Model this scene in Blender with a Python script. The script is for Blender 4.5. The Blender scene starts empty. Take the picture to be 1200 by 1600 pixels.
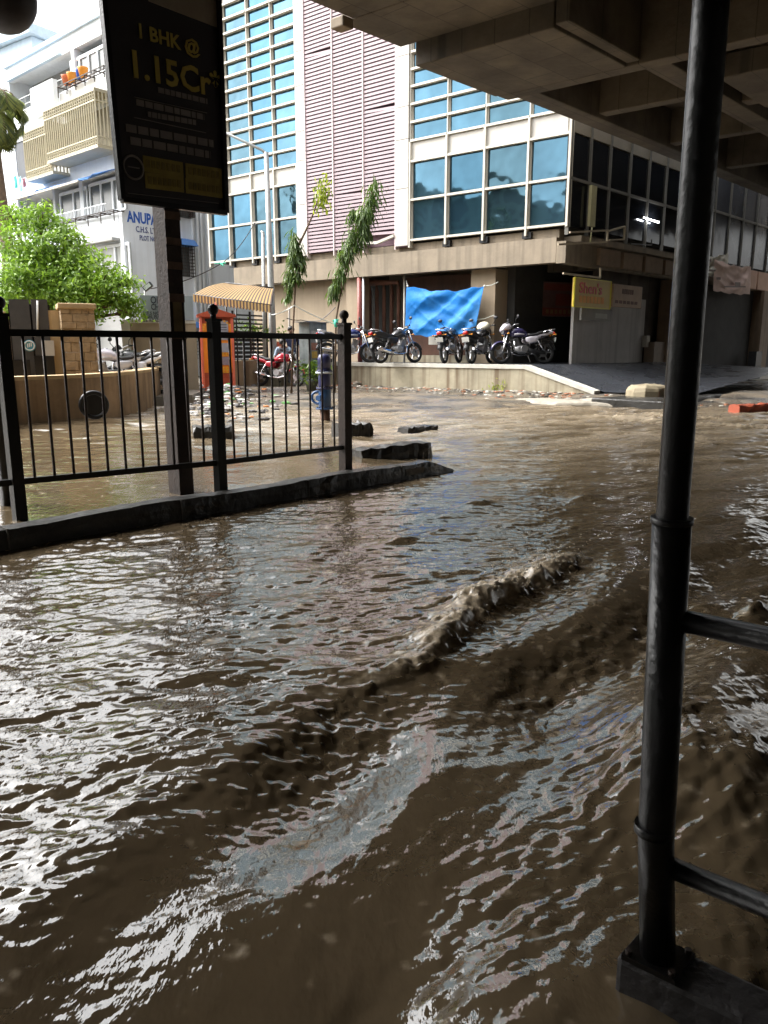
import bpy, math, random
import numpy as np
from mathutils import Matrix, Vector
random.seed(7); rng = np.random.default_rng(11)
SC = bpy.context.scene
COL = SC.collection
R = math.radians
# ------------------------------------------------------------------ camera geometry
FPX, PITCH, CAMZ = 1200.0, R(12.0), 1.2
CP, SP = math.cos(PITCH), math.sin(PITCH)
def ray(x, y):
    yc = 800 - y
    return (x - 600, FPX * CP + yc * SP, yc * CP - FPX * SP)
def G(x, y, z=0.0):
    r = ray(x, y); t = (z - CAMZ) / r[2]
    return Vector((r[0] * t, r[1] * t, z))
def P(x, y, D):
    r = ray(x, y); t = D / r[1]
    return Vector((r[0] * t, D, CAMZ + r[2] * t))
def V(x, y, P0, d):
    r = ray(x, y); n = (d[1], -d[0])
    t = (P0[0] * n[0] + P0[1] * n[1]) / (r[0] * n[0] + r[1] * n[1])
    return Vector((r[0] * t, r[1] * t, CAMZ + r[2] * t))
U1 = Vector((-.784, .621, 0)); U2 = Vector((.699, .715, 0))
C0 = P(886, 350, 21); C0.z = 0
DET = U1.x * U2.y - U1.y * U2.x
def W(s, t, z=0.0):
    v = C0 + U1 * s + U2 * t
    return Vector((v.x, v.y, z))
def st(p):
    dx, dy = p[0] - C0.x, p[1] - C0.y
    return ((dx * U2.y - dy * U2.x) / DET, (U1.x * dy - U1.y * dx) / DET)
def onF(x, y, t=0.0):
    v = V(x, y, W(0, t), U1); s, _ = st(v); return s, v.z
def onS(x, y, s=0.0):
    v = V(x, y, W(s, 0), U2); _, t = st(v); return t, v.z
Z = Vector((0, 0, 1))
# ------------------------------------------------------------------ materials
MATS = {}
def M(name, col, rough=.6, metal=0.0, var=.18, scale=3.0, bump=0.0, bscale=25.0, spec=.5, streak=0.0,
      stain=None, emit=None, coat=0.0, rvar=0.0, joints=False):
    if name in MATS: return MATS[name]
    m = bpy.data.materials.new(name); m.use_nodes = True
    nt = m.node_tree; N = nt.nodes; L = nt.links
    b = N['Principled BSDF']
    b.inputs['Roughness'].default_value = rough; b.inputs['Metallic'].default_value = metal
    b.inputs['Specular IOR Level'].default_value = spec
    if coat: b.inputs['Coat Weight'].default_value = coat; b.inputs['Coat Roughness'].default_value = .08
    tc = N.new('ShaderNodeTexCoord')
    no = N.new('ShaderNodeTexNoise'); no.inputs['Scale'].default_value = scale; no.inputs['Detail'].default_value = 8
    no.inputs['Roughness'].default_value = .65
    L.new(tc.outputs['Object'], no.inputs['Vector'])
    rp = N.new('ShaderNodeValToRGB')
    a, c = [max(0, k * (1 - var)) for k in col], [min(1, k * (1 + var)) for k in col]
    rp.color_ramp.elements[0].position = .3; rp.color_ramp.elements[0].color = (*a, 1)
    rp.color_ramp.elements[1].position = .7; rp.color_ramp.elements[1].color = (*c, 1)
    L.new(no.outputs['Fac'], rp.inputs['Fac'])
    out = rp.outputs['Color']
    if streak or stain:
        mp = N.new('ShaderNodeMapping'); L.new(tc.outputs['Object'], mp.inputs['Vector'])
        mp.inputs['Scale'].default_value = (5, 5, .22) if streak else (.9, .9, .9)
        n2 = N.new('ShaderNodeTexNoise'); n2.inputs['Scale'].default_value = 1.0; n2.inputs['Detail'].default_value = 7
        L.new(mp.outputs['Vector'], n2.inputs['Vector'])
        r2 = N.new('ShaderNodeValToRGB'); r2.color_ramp.elements[0].position = .48; r2.color_ramp.elements[1].position = .68
        k = streak or .6
        r2.color_ramp.elements[0].color = (0, 0, 0, 1); r2.color_ramp.elements[1].color = (k, k, k, 1)
        L.new(n2.outputs['Fac'], r2.inputs['Fac'])
        mx = N.new('ShaderNodeMix'); mx.data_type = 'RGBA'
        L.new(r2.outputs['Color'], mx.inputs['Factor']); L.new(out, mx.inputs['A'])
        mx.inputs['B'].default_value = (*(stain or [k * .35 for k in col]), 1)
        out = mx.outputs['Result']
    if joints:   # formwork board joints
        mp = N.new('ShaderNodeMapping'); mp.inputs['Rotation'].default_value = (0, 0, R(-45.6)); L.new(tc.outputs['Object'], mp.inputs['Vector'])
        bt = N.new('ShaderNodeTexBrick'); bt.inputs['Scale'].default_value = 1.0; bt.inputs['Brick Width'].default_value = 1.25; bt.inputs['Row Height'].default_value = .62
        bt.inputs['Mortar Size'].default_value = .012; bt.inputs['Mortar Smooth'].default_value = .6
        bt.inputs['Color1'].default_value = (1, 1, 1, 1); bt.inputs['Color2'].default_value = (.78, .78, .78, 1); bt.inputs['Mortar'].default_value = (.45, .45, .45, 1)
        L.new(mp.outputs['Vector'], bt.inputs['Vector'])
        mj = N.new('ShaderNodeMix'); mj.data_type = 'RGBA'; mj.blend_type = 'MULTIPLY'; mj.inputs['Factor'].default_value = 1
        L.new(out, mj.inputs['A']); L.new(bt.outputs['Color'], mj.inputs['B']); out = mj.outputs['Result']
    L.new(out, b.inputs['Base Color'])
    if rvar:
        n4 = N.new('ShaderNodeTexNoise'); n4.inputs['Scale'].default_value = 1.3; n4.inputs['Detail'].default_value = 6
        L.new(tc.outputs['Object'], n4.inputs['Vector'])
        mr = N.new('ShaderNodeMapRange'); mr.inputs['From Min'].default_value = .4; mr.inputs['From Max'].default_value = .6
        mr.inputs['To Min'].default_value = max(.02, rough - rvar); mr.inputs['To Max'].default_value = min(1, rough + rvar)
        L.new(n4.outputs['Fac'], mr.inputs['Value']); L.new(mr.outputs['Result'], b.inputs['Roughness'])
    if bump:
        n3 = N.new('ShaderNodeTexNoise'); n3.inputs['Scale'].default_value = bscale; n3.inputs['Detail'].default_value = 9
        L.new(tc.outputs['Object'], n3.inputs['Vector'])
        bp = N.new('ShaderNodeBump'); bp.inputs['Strength'].default_value = bump; bp.inputs['Distance'].default_value = .02
        L.new(n3.outputs['Fac'], bp.inputs['Height']); L.new(bp.outputs['Normal'], b.inputs['Normal'])
    if emit:
        b.inputs['Emission Color'].default_value = (*emit[:3], 1); b.inputs['Emission Strength'].default_value = emit[3]
    MATS[name] = m
    return m
def leafmat(name, col, trans=.35, var=.45):
    m = bpy.data.materials.new(name); m.use_nodes = True
    nt = m.node_tree; N = nt.nodes; L = nt.links
    b = N['Principled BSDF']; b.inputs['Roughness'].default_value = .42
    at = N.new('ShaderNodeAttribute'); at.attribute_name = 'tone'
    rp = N.new('ShaderNodeValToRGB')
    rp.color_ramp.elements[0].color = (*[k * (1 - var) for k in col], 1)
    rp.color_ramp.elements[1].color = (min(1, col[0] * 2.2), min(1, col[1] * 1.6), col[2], 1)
    L.new(at.outputs['Fac'], rp.inputs['Fac']); L.new(rp.outputs['Color'], b.inputs['Base Color'])
    tr = N.new('ShaderNodeBsdfTranslucent'); L.new(rp.outputs['Color'], tr.inputs['Color'])
    mx = N.new('ShaderNodeMixShader'); mx.inputs['Fac'].default_value = trans
    L.new(b.outputs[0], mx.inputs[1]); L.new(tr.outputs[0], mx.inputs[2])
    L.new(mx.outputs[0], N['Material Output'].inputs['Surface'])
    return m
def glassmat(name, col, rough=.03, metal=.85, wav=.06, spec=.5):
    m = M(name, col, rough, metal, .28, .45, spec=spec)  # noise in the colour stands in for uneven reflections
    nt = m.node_tree; N = nt.nodes; L = nt.links
    tc = N.new('ShaderNodeTexCoord'); n = N.new('ShaderNodeTexNoise'); n.inputs['Scale'].default_value = .9
    n.inputs['Detail'].default_value = 2
    L.new(tc.outputs['Object'], n.inputs['Vector'])
    bp = N.new('ShaderNodeBump'); bp.inputs['Strength'].default_value = wav; bp.inputs['Distance'].default_value = .15
    L.new(n.outputs['Fac'], bp.inputs['Height']); L.new(bp.outputs['Normal'], N['Principled BSDF'].inputs['Normal'])
    return m
concrete = M('deck concrete', (.135, .113, .086), .85, var=.35, scale=1.3, bump=.6, bscale=9, stain=(.04, .034, .027), joints=True)
beamcon = M('beam concrete', (.25, .205, .15), .85, var=.16, scale=2, bump=.25, bscale=14, streak=.45)
wallcon = M('retaining wall concrete', (.36, .32, .23), .8, var=.18, scale=2.5, bump=.35, bscale=10, streak=.85, stain=(.13, .085, .045))
tan = M('tan wall paint', (.33, .26, .18), .8, var=.1, scale=1.5, bump=.15, bscale=20, streak=.25)
coping = M('pale coping', (.55, .53, .47), .8, var=.15, scale=5, bump=.3)
whitewall = M('white wall paint', (.82, .86, .90), .75, var=.05, scale=1.2, bump=.08, streak=.16, stain=(.45, .46, .46))
whitepanel = M('cream cladding panel', (.50, .475, .43), .45, var=.07, scale=1.0, streak=.30, stain=(.36, .33, .28))
framewhite = M('cream aluminium', (.54, .51, .44), .4, var=.06)
glassblue = glassmat('blue reflective glass', (.046, .112, .165), .05, .85, .14)
glassdark = glassmat('shade darkened glass', (.012, .014, .018), .10, .1, .10, .35)  # flyover shade is put into this dark glass colour
glassgrey = glassmat('grey tinted glass', (.06, .065, .08), .2, .1, .10, .4)
louvre = M('mauve louvre slats', (.37, .285, .31), .5, var=.08, scale=2)
louvreback = M('louvre backing', (.17, .10, .125), .8)
black = M('black painted steel', (.006, .0055, .0055), .30, .0, .4, 12, bump=.12, bscale=60, spec=.4)
blackw = M('weathered black steel', (.022, .02, .018), .45, .3, .5, 9, bump=.3, bscale=50)
rust = M('rusty dark steel', (.03, .019, .014), .6, .3, .5, 8, bump=.3, bscale=40)
greysteel = M('galvanised steel', (.36, .37, .36), .5, .6, .2, 6)
darkmetal = M('dark metal', (.03, .03, .032), .4, .6, .3, 10)
chrome = M('chrome', (.72, .72, .74), .18, 1.0, .05)
rubber = M('tyre rubber', (.018, .018, .018), .75, 0, .3, 20, bump=.2, bscale=60)
alloy = M('grey alloy', (.45, .45, .46), .35, .8, .1)
asphalt = M('wet asphalt', (.045, .045, .047), .22, 0, .35, 7, bump=.5, bscale=40, rvar=.16)
rampmat = M('wet ramp paving', (.035, .038, .045), .30, 0, .3, 9, bump=.6, bscale=24, rvar=.05)
wetslab = M('wet dark concrete', (.026, .024, .021), .45, 0, .45, 4, bump=.7, bscale=16, rvar=.2)
rubblemat = M('pale rubble concrete', (.30, .27, .22), .75, 0, .3, 6, bump=.6, bscale=14)
redpipe = M('rust red pipe', (.25, .06, .045), .5, 0, .25, 3, streak=.4)
brownpipe = M('brown drain pipe', (.27, .13, .09), .55, 0, .25, 3, streak=.5)
brownboard = M('brown boarding', (.12, .055, .035), .7, 0, .25, 2, streak=.4)
bluesheet = M('blue tarpaulin', (.006, .15, .46), .62, 0, .2, 2.5, bump=.5, bscale=11, spec=.25, stain=(.05, .17, .33))
ochre = M('ochre wall', (.75, .47, .15), .8, 0, .2, 2, streak=.3)  # yellow wall; the warm glow on it is put into the colour
compound = M('sandy compound wall', (.46, .33, .175), .85, 0, .14, 1.8, bump=.3, bscale=18, streak=.35, stain=(.22, .14, .07))
lowwallm = M('weathered tan low wall', (.30, .20, .11), .85, 0, .3, 1.6, bump=.5, bscale=9, streak=.6, stain=(.10, .065, .035))
stone = M('rough stone cladding', (.34, .24, .135), .9, 0, .35, 7, bump=1.0, bscale=9)
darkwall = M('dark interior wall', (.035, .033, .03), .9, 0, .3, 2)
shutterm = M('grey rolling shutter', (.58, .56, .52), .5, .3, .12, 2, streak=.3)
darkshutter = M('dark rolling shutter', (.07, .07, .065), .6, .2, .2, 2)
plaster = M('grey white plaster', (.50, .48, .46), .8, 0, .14, 1.2, streak=.35)
yellowsign = M('yellow sign board', (.42, .29, .03), .5, 0, .1, 3)
redpaint = M('red sign paint', (.45, .05, .03), .5, 0, .1, 3)
orangepaint = M('orange kiosk paint', (.85, .26, .02), .45, 0, .14, 4)
kioskred = M('dark red kiosk paint', (.40, .07, .03), .5, 0, .2, 4)
redpost = M('salmon red post', (.72, .16, .10), .5, 0, .15, 3)
bluepaint = M('blue lettering', (.03, .12, .48), .5, 0, .05)
darkletter = M('dark lettering', (.03, .035, .05), .6, 0, .05)
creamgrille = M('cream painted grille', (.50, .45, .32), .5, 0, .1, 5)
trimblue = M('pale blue trim', (.55, .68, .80), .6, 0, .1, 3)
awningblue = M('blue awning sheet', (.05, .17, .45), .5, 0, .15, 3)
windowdark = M('dark window glass', (.10, .11, .11), .25, 0, .3, 1.2)  # plain dark grey glass colour
recess = M('shade greyed plaster', (.34, .34, .33), .85, 0, .12, 1.5)  # balcony shade on white plaster is put into this grey
greygate = M('charcoal gate panel', (.075, .072, .07), .5, .2, .15, 3)
signgrey = M('grey sign board', (.27, .31, .33), .5, 0, .08, 2)
cloth_white = M('off white banner cloth', (.62, .60, .52), .8, 0, .12, 4)
cloth_pink = M('pale pink banner cloth', (.72, .53, .47), .8, 0, .12, 4)
skin = M('brown skin', (.22, .115, .07), .5, 0, .08)
hairm = M('black hair', (.012, .01, .01), .5, 0, .2)
bark = M('brown bark', (.13, .085, .055), .9, 0, .3, 8, bump=.6, bscale=20)
ropegreen = M('green ribbon', (.08, .55, .38), .6, 0, .2)
ropewhite = M('white rope', (.70, .72, .66), .7, 0, .1)
valveblue = M('blue valve paint', (.02, .065, .17), .38, 0, .3, 5, bump=.2)
valvenavy = M('navy valve paint', (.018, .02, .07), .38, 0, .3, 5)
tubelamp = M('lit fluorescent tube', (.9, .9, .95), .4, emit=(.92, .95, 1.0, 14.0))
signblack = M('black sign face', (.032, .028, .034), .5, 0, .2, 2)
signyellow = M('yellow sign lettering', (.52, .43, .10), .6, 0, .15, 6)
signwhite = M('grey white sign print', (.24, .23, .24), .6, 0, .15, 6)
signpic = M('faded picture panel', (.36, .32, .27), .6, 0, .35, 1.6)
white = M('white paint', (.78, .78, .76), .5, 0, .05)
plate = M('white number plate', (.72, .72, .68), .45, 0, .08)
redlens = M('red tail lens', (.55, .015, .01), .2, 0, .1, coat=.5)
clearlens = M('headlight lens', (.75, .78, .8), .12, .2, .05, coat=.5)
seatm = M('black vinyl seat', (.016, .016, .018), .48, 0, .2, 12)
orangekerb = M('orange painted kerb', (.34, .07, .03), .7, 0, .25, 6, bump=.4)
brick = M('broken brick', (.40, .17, .09), .85, 0, .25, 9, bump=.5)
def stripemat():
    m = bpy.data.materials.new('striped awning cloth'); m.use_nodes = True
    nt = m.node_tree; N = nt.nodes; L = nt.links; b = N['Principled BSDF']; b.inputs['Roughness'].default_value = .8
    uv = N.new('ShaderNodeAttribute'); uv.attribute_name = 'stripe'
    rp = N.new('ShaderNodeValToRGB'); rp.color_ramp.interpolation = 'CONSTANT'
    rp.color_ramp.elements[0].color = (.32, .20, .065, 1); rp.color_ramp.elements[1].position = .5
    rp.color_ramp.elements[1].color = (.06, .035, .025, 1)
    L.new(uv.outputs['Fac'], rp.inputs['Fac']); L.new(rp.outputs['Color'], b.inputs['Base Color'])
    return m
# ------------------------------------------------------------------ mesh helpers
WM = {}
def wmat(o): return WM.get(o.name, Matrix.Identity(4)) if o else Matrix.Identity(4)
class MB:
    def __init__(self): self.v = []; self.f = []; self.sm = []
    def add(self, vs, fs, smooth=False):
        n = len(self.v); self.v += [Vector(p) for p in vs]
        self.f += [tuple(i + n for i in f) for f in fs]; self.sm += [smooth] * len(fs)
        return self
    def hexa(self, p):   # 8 points: bottom ring of four, top ring of four
        return self.add(p, [(3, 2, 1, 0), (4, 5, 6, 7), (0, 1, 5, 4), (1, 2, 6, 5), (2, 3, 7, 6), (3, 0, 4, 7)])
    def box(self, c, size, ax=None, ay=None, az=None):
        ax = Vector(ax or (1, 0, 0)); ay = Vector(ay or (0, 1, 0)); az = Vector(az or (0, 0, 1)); c = Vector(c)
        x, y, z = ax * size[0] / 2, ay * size[1] / 2, az * size[2] / 2
        return self.hexa([c - x - y - z, c + x - y - z, c + x + y - z, c - x + y - z,
                          c - x - y + z, c + x - y + z, c + x + y + z, c - x + y + z])
    def stbox(self, s0, s1, t0, t1, z0, z1):  # box in the building's street grid
        return self.hexa([W(s0, t0, z0), W(s1, t0, z0), W(s1, t1, z0), W(s0, t1, z0),
                          W(s0, t0, z1), W(s1, t0, z1), W(s1, t1, z1), W(s0, t1, z1)])
    def quadslab(self, q, th):   # four corner points, thickened along the face normal
        q = [Vector(p) for p in q]; n = (q[1] - q[0]).cross(q[3] - q[0]).normalized() * th
        return self.hexa([p - n for p in q] + q)
    def tube(self, pts, r, n=8, cap=True):
        pts = [Vector(p) for p in pts]; rs = r if isinstance(r, (list, tuple)) else [r] * len(pts)
        vs, fs = [], []; prev = None
        for i, p in enumerate(pts):
            d = (pts[min(i + 1, len(pts) - 1)] - pts[max(i - 1, 0)]).normalized()
            a = d.cross(Z if abs(d.z) < .95 else Vector((1, 0, 0))).normalized() if prev is None else (prev - d * prev.dot(d)).normalized()
            prev = a; b = d.cross(a)
            for k in range(n):
                th = 2 * math.pi * k / n; vs.append(p + (a * math.cos(th) + b * math.sin(th)) * rs[i])
        for i in range(len(pts) - 1):
            for k in range(n):
                fs.append((i * n + k, i * n + (k + 1) % n, (i + 1) * n + (k + 1) % n, (i + 1) * n + k))
        self.add(vs, fs, n > 5)
        if cap:
            m = len(self.v) - len(vs)
            self.f += [tuple(m + k for k in reversed(range(n))), tuple(m + (len(pts) - 1) * n + k for k in range(n))]; self.sm += [False, False]
        return self
    def bar(self, a, b, w, h=None, up=Z):
        a, b = Vector(a), Vector(b); d = (b - a); l = d.length; d.normalize()
        s = d.cross(Vector(up)); 
        if s.length < 1e-4: s = d.cross(Vector((1, 0, 0)))
        s.normalize(); u = s.cross(d)
        return self.box((a + b) / 2, (l, w, h or w), d, s, u)
    def loft(self, secs, n=12, power=2.4, axis='x'):  # secs: (pos along axis, cy, cz, half width, half height)
        vs, fs = [], []
        for (x, cy, cz, hw, hh) in secs:
            for k in range(n):
                th = 2 * math.pi * k / n; c, s = math.cos(th), math.sin(th)
                a = math.copysign(abs(c) ** (2 / power), c) * hw; b = math.copysign(abs(s) ** (2 / power), s) * hh
                vs.append((x, cy + a, cz + b) if axis == 'x' else (cy + a, cz + b, x))
        for i in range(len(secs) - 1):
            for k in range(n):
                fs.append((i * n + k, i * n + (k + 1) % n, (i + 1) * n + (k + 1) % n, (i + 1) * n + k))
        fs += [tuple(reversed(range(n))), tuple((len(secs) - 1) * n + k for k in range(n))]
        return self.add(vs, fs, True)
    def ball(self, c, r, n=12, sx=1, sy=1, sz=1):
        vs, fs = [], []; c = Vector(c); h = n // 2
        for i in range(h + 1):
            ph = math.pi * i / h
            for k in range(n):
                th = 2 * math.pi * k / n
                vs.append(c + Vector((math.sin(ph) * math.cos(th) * sx, math.sin(ph) * math.sin(th) * sy, math.cos(ph) * sz)) * r)
        for i in range(h):
            for k in range(n): fs.append((i * n + k, (i + 1) * n + k, (i + 1) * n + (k + 1) % n, i * n + (k + 1) % n))
        return self.add(vs, fs, True)
    def torus(self, c, R_, r, ay, n=24, m=8):  # ring in the plane normal to ay
        c, ay = Vector(c), Vector(ay).normalized(); a = ay.cross(Z if abs(ay.z) < .9 else Vector((1, 0, 0))).normalized(); b = ay.cross(a)
        vs, fs = [], []
        for i in range(n):
            th = 2 * math.pi * i / n; d = a * math.cos(th) + b * math.sin(th)
            for k in range(m):
                ph = 2 * math.pi * k / m; vs.append(c + d * (R_ + r * math.cos(ph)) + ay * r * math.sin(ph))
        for i in range(n):
            for k in range(m):
                fs.append((i * m + k, ((i + 1) % n) * m + k, ((i + 1) % n) * m + (k + 1) % m, i * m + (k + 1) % m))
        return self.add(vs, fs, True)
    def prism(self, poly, z0, z1):
        n = len(poly)
        vs = [Vector((p[0], p[1], z0)) for p in poly] + [Vector((p[0], p[1], z1)) for p in poly]
        fs = [tuple(reversed(range(n))), tuple(range(n, 2 * n))] + [(i, (i + 1) % n, n + (i + 1) % n, n + i) for i in range(n)]
        return self.add(vs, fs)
    def build(self, name, mat, parent=None, origin=None, bevel=0.0, **tags):
        if parent is not None: mw = wmat(parent)
        else: mw = Matrix.Translation(origin if origin is not None else self.base())
        inv = mw.inverted()
        me = bpy.data.meshes.new(name); me.from_pydata([inv @ p for p in self.v], [], self.f)
        me.polygons.foreach_set('use_smooth', self.sm)
        if mat: me.materials.append(mat)
        me.update()
        o = bpy.data.objects.new(name, me); COL.objects.link(o); WM[o.name] = mw
        if parent is not None: o.parent = parent
        else: o.matrix_world = mw
        if bevel:
            md = o.modifiers.new('Bevel', 'BEVEL'); md.width = bevel; md.segments = 2; md.limit_method = 'ANGLE'
        tag(o, **tags)
        return o
    def base(self):
        xs = [p.x for p in self.v]; ys = [p.y for p in self.v]
        return Vector(((min(xs) + max(xs)) / 2, (min(ys) + max(ys)) / 2, min(p.z for p in self.v)))
def tag(o, label=None, cat=None, group=None, kind=None):
    if label: o['label'] = label
    if cat: o['category'] = cat
    if group: o['group'] = group
    if kind: o['kind'] = kind
    return o
def thing(name, loc, label, cat, group=None):
    o = bpy.data.objects.new(name, None); COL.objects.link(o); o.empty_display_size = .2
    o.location = loc; WM[o.name] = Matrix.Translation(loc)
    return tag(o, label, cat, group)
def text(body, org, xd, up, size, mat, parent, name='lettering', depth=.008, align='LEFT', sx=1.0, bold=0.0, **tags):
    cu = bpy.data.curves.new(name, 'FONT'); cu.body = body; cu.size = size; cu.extrude = depth; cu.align_x = align
    cu.resolution_u = 2; cu.offset = bold * size
    to = bpy.data.objects.new(name, cu); COL.objects.link(to)
    dg = bpy.context.evaluated_depsgraph_get(); me = bpy.data.meshes.new_from_object(to.evaluated_get(dg))
    bpy.data.objects.remove(to); bpy.data.curves.remove(cu)
    xd = Vector(xd).normalized(); up = Vector(up); up = (up - xd * up.dot(xd)).normalized(); n = xd.cross(up)
    m4 = Matrix(((xd.x * sx, up.x, n.x, org[0]), (xd.y * sx, up.y, n.y, org[1]), (xd.z * sx, up.z, n.z, org[2]), (0, 0, 0, 1)))
    me.transform(wmat(parent).inverted() @ m4)
    me.materials.clear(); me.materials.append(mat)
    o = bpy.data.objects.new(name, me); COL.objects.link(o); o.parent = parent; WM[o.name] = wmat(parent)
    return tag(o, **tags)
def smooth(a, b, x):
    t = np.clip((x - a) / (b - a), 0, 1); return t * t * (3 - 2 * t)
# ------------------------------------------------------------------ leaves
def leafmesh(name, cen, dirs, nrm, length, width, mat, parent, tone=None, curl=.15):
    """one bent leaf (two quads folded at the middle) per centre"""
    n = len(cen); side = np.cross(dirs, nrm); side /= np.linalg.norm(side, axis=1, keepdims=True) + 1e-9
    L = np.asarray(length).reshape(-1, 1) * np.ones((n, 1)); Wd = np.asarray(width).reshape(-1, 1) * np.ones((n, 1))
    p0 = cen - dirs * L * .5; p1 = cen + dirs * L * .5 - nrm * L * curl
    a = cen + side * Wd * .5; b = cen - side * Wd * .5
    V4 = np.stack([p0, a, p1, b], 1).reshape(-1, 3)
    org = np.array(wmat(parent).translation); V4 = V4 - org
    me = bpy.data.meshes.new(name); me.vertices.add(4 * n); me.vertices.foreach_set('co', V4.astype(np.float32).ravel())
    me.loops.add(6 * n); me.polygons.add(2 * n)
    idx = np.arange(n)[:, None] * 4 + np.array([0, 1, 2, 0, 2, 3])[None, :]
    me.loops.foreach_set('vertex_index', idx.ravel().astype(np.int32))
    me.polygons.foreach_set('loop_start', (np.arange(2 * n) * 3).astype(np.int32))
    if tone is None: tone = rng.random(n)
    at = me.attributes.new('tone', 'FLOAT', 'FACE'); at.data.foreach_set('value', np.repeat(np.clip(tone, 0, 1), 2).astype(np.float32))
    me.materials.append(mat); me.update(); me.validate()
    o = bpy.data.objects.new(name, me); COL.objects.link(o); o.parent = parent; WM[o.name] = wmat(parent)
    return o
def unit(n):
    v = rng.normal(size=(n, 3)); return v / np.linalg.norm(v, axis=1, keepdims=True)
# ------------------------------------------------------------------ noise fields (periodic, FFT)
def field(n, Lm, lmin, lmax, power=2.0, direc=None, spread=2.0, seed=0):
    g = np.random.default_rng(seed); k1 = np.fft.fftfreq(n, Lm / n) * 2 * np.pi
    kx, ky = np.meshgrid(k1, k1, indexing='ij'); k = np.hypot(kx, ky) + 1e-9
    amp = np.where((k > 2 * np.pi / lmax) & (k < 2 * np.pi / lmin), k ** -power, 0)
    if direc is not None:
        cs = np.abs(kx * direc[0] + ky * direc[1]) / k; amp = amp * cs ** spread
    h = np.real(np.fft.ifft2(np.fft.fft2(g.normal(size=(n, n))) * amp)); return (h / h.std(), n, Lm)
def samp(F, x, y):
    h, n, Lm = F; u = x / Lm * n; v = y / Lm * n
    i = np.floor(u).astype(int); j = np.floor(v).astype(int); a = u - i; b = v - j
    i0 = i % n; i1 = (i + 1) % n; j0 = j % n; j1 = (j + 1) % n
    return h[i0, j0] * (1 - a) * (1 - b) + h[i1, j0] * a * (1 - b) + h[i0, j1] * (1 - a) * b + h[i1, j1] * a * b
def gridmesh(name, X, Y, H, mat, attrs=None, **tags):
    nr, nc = X.shape
    me = bpy.data.meshes.new(name); me.vertices.add(nr * nc)
    me.vertices.foreach_set('co', np.stack([X, Y, H], -1).astype(np.float32).ravel())
    i = np.arange(nr * nc).reshape(nr, nc)
    q = np.stack([i[:-1, :-1], i[:-1, 1:], i[1:, 1:], i[1:, :-1]], -1).reshape(-1, 4)
    nf = len(q); me.loops.add(nf * 4); me.polygons.add(nf)
    me.loops.foreach_set('vertex_index', q.ravel().astype(np.int32))
    me.polygons.foreach_set('loop_start', (np.arange(nf) * 4).astype(np.int32))
    me.polygons.foreach_set('use_smooth', np.ones(nf, dtype=bool))
    for k, a in (attrs or {}).items():
        at = me.attributes.new(k, 'FLOAT', 'POINT'); at.data.foreach_set('value', a.astype(np.float32).ravel())
    me.materials.append(mat); me.update()
    o = bpy.data.objects.new(name, me); COL.objects.link(o); tag(o, **tags); return o
#CUT1
# ================================================================== SETTING: ground, water
K0 = np.array((-2.32, 4.49)); KD = np.array((.689, .725)); KN = np.array((-.725, .689)); KEND = 4.35
def fan(y0, y1, rows, cols, a0, a1, pad=1.0):
    ys = np.geomspace(y0 + pad, y1 + pad, rows) - pad
    a = np.linspace(a0, a1, cols)
    Y = np.repeat(ys[:, None], cols, 1); X = a[None, :] * (Y + pad); return X, Y
def st_np(X, Y):
    dx, dy = X - C0.x, Y - C0.y
    return (dx * U2.y - dy * U2.x) / DET, (U1.x * dy - U1.y * dx) / DET
NG = field(512, 9.0, .12, 4.0, 1.9, seed=3); NG2 = field(512, 2.3, .03, .5, 1.6, seed=4)
def ground_z(X, Y):
    s, t = st_np(X, Y); d = np.maximum(0, -1.39 - t)
    z = .115 - .0165 * d - .014 * np.maximum(0, d - 6) ** 1.6
    right = smooth(-1.0, -3.5, s)
    z = z * (1 - right) + right * (.13 - .055 * np.maximum(0, -t + .2) + .006 * np.maximum(0, t - 1))
    z = np.maximum(z, -.45)
    z = z + .020 * samp(NG, X, Y) + .004 * samp(NG2, X, Y)
    return z
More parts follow.
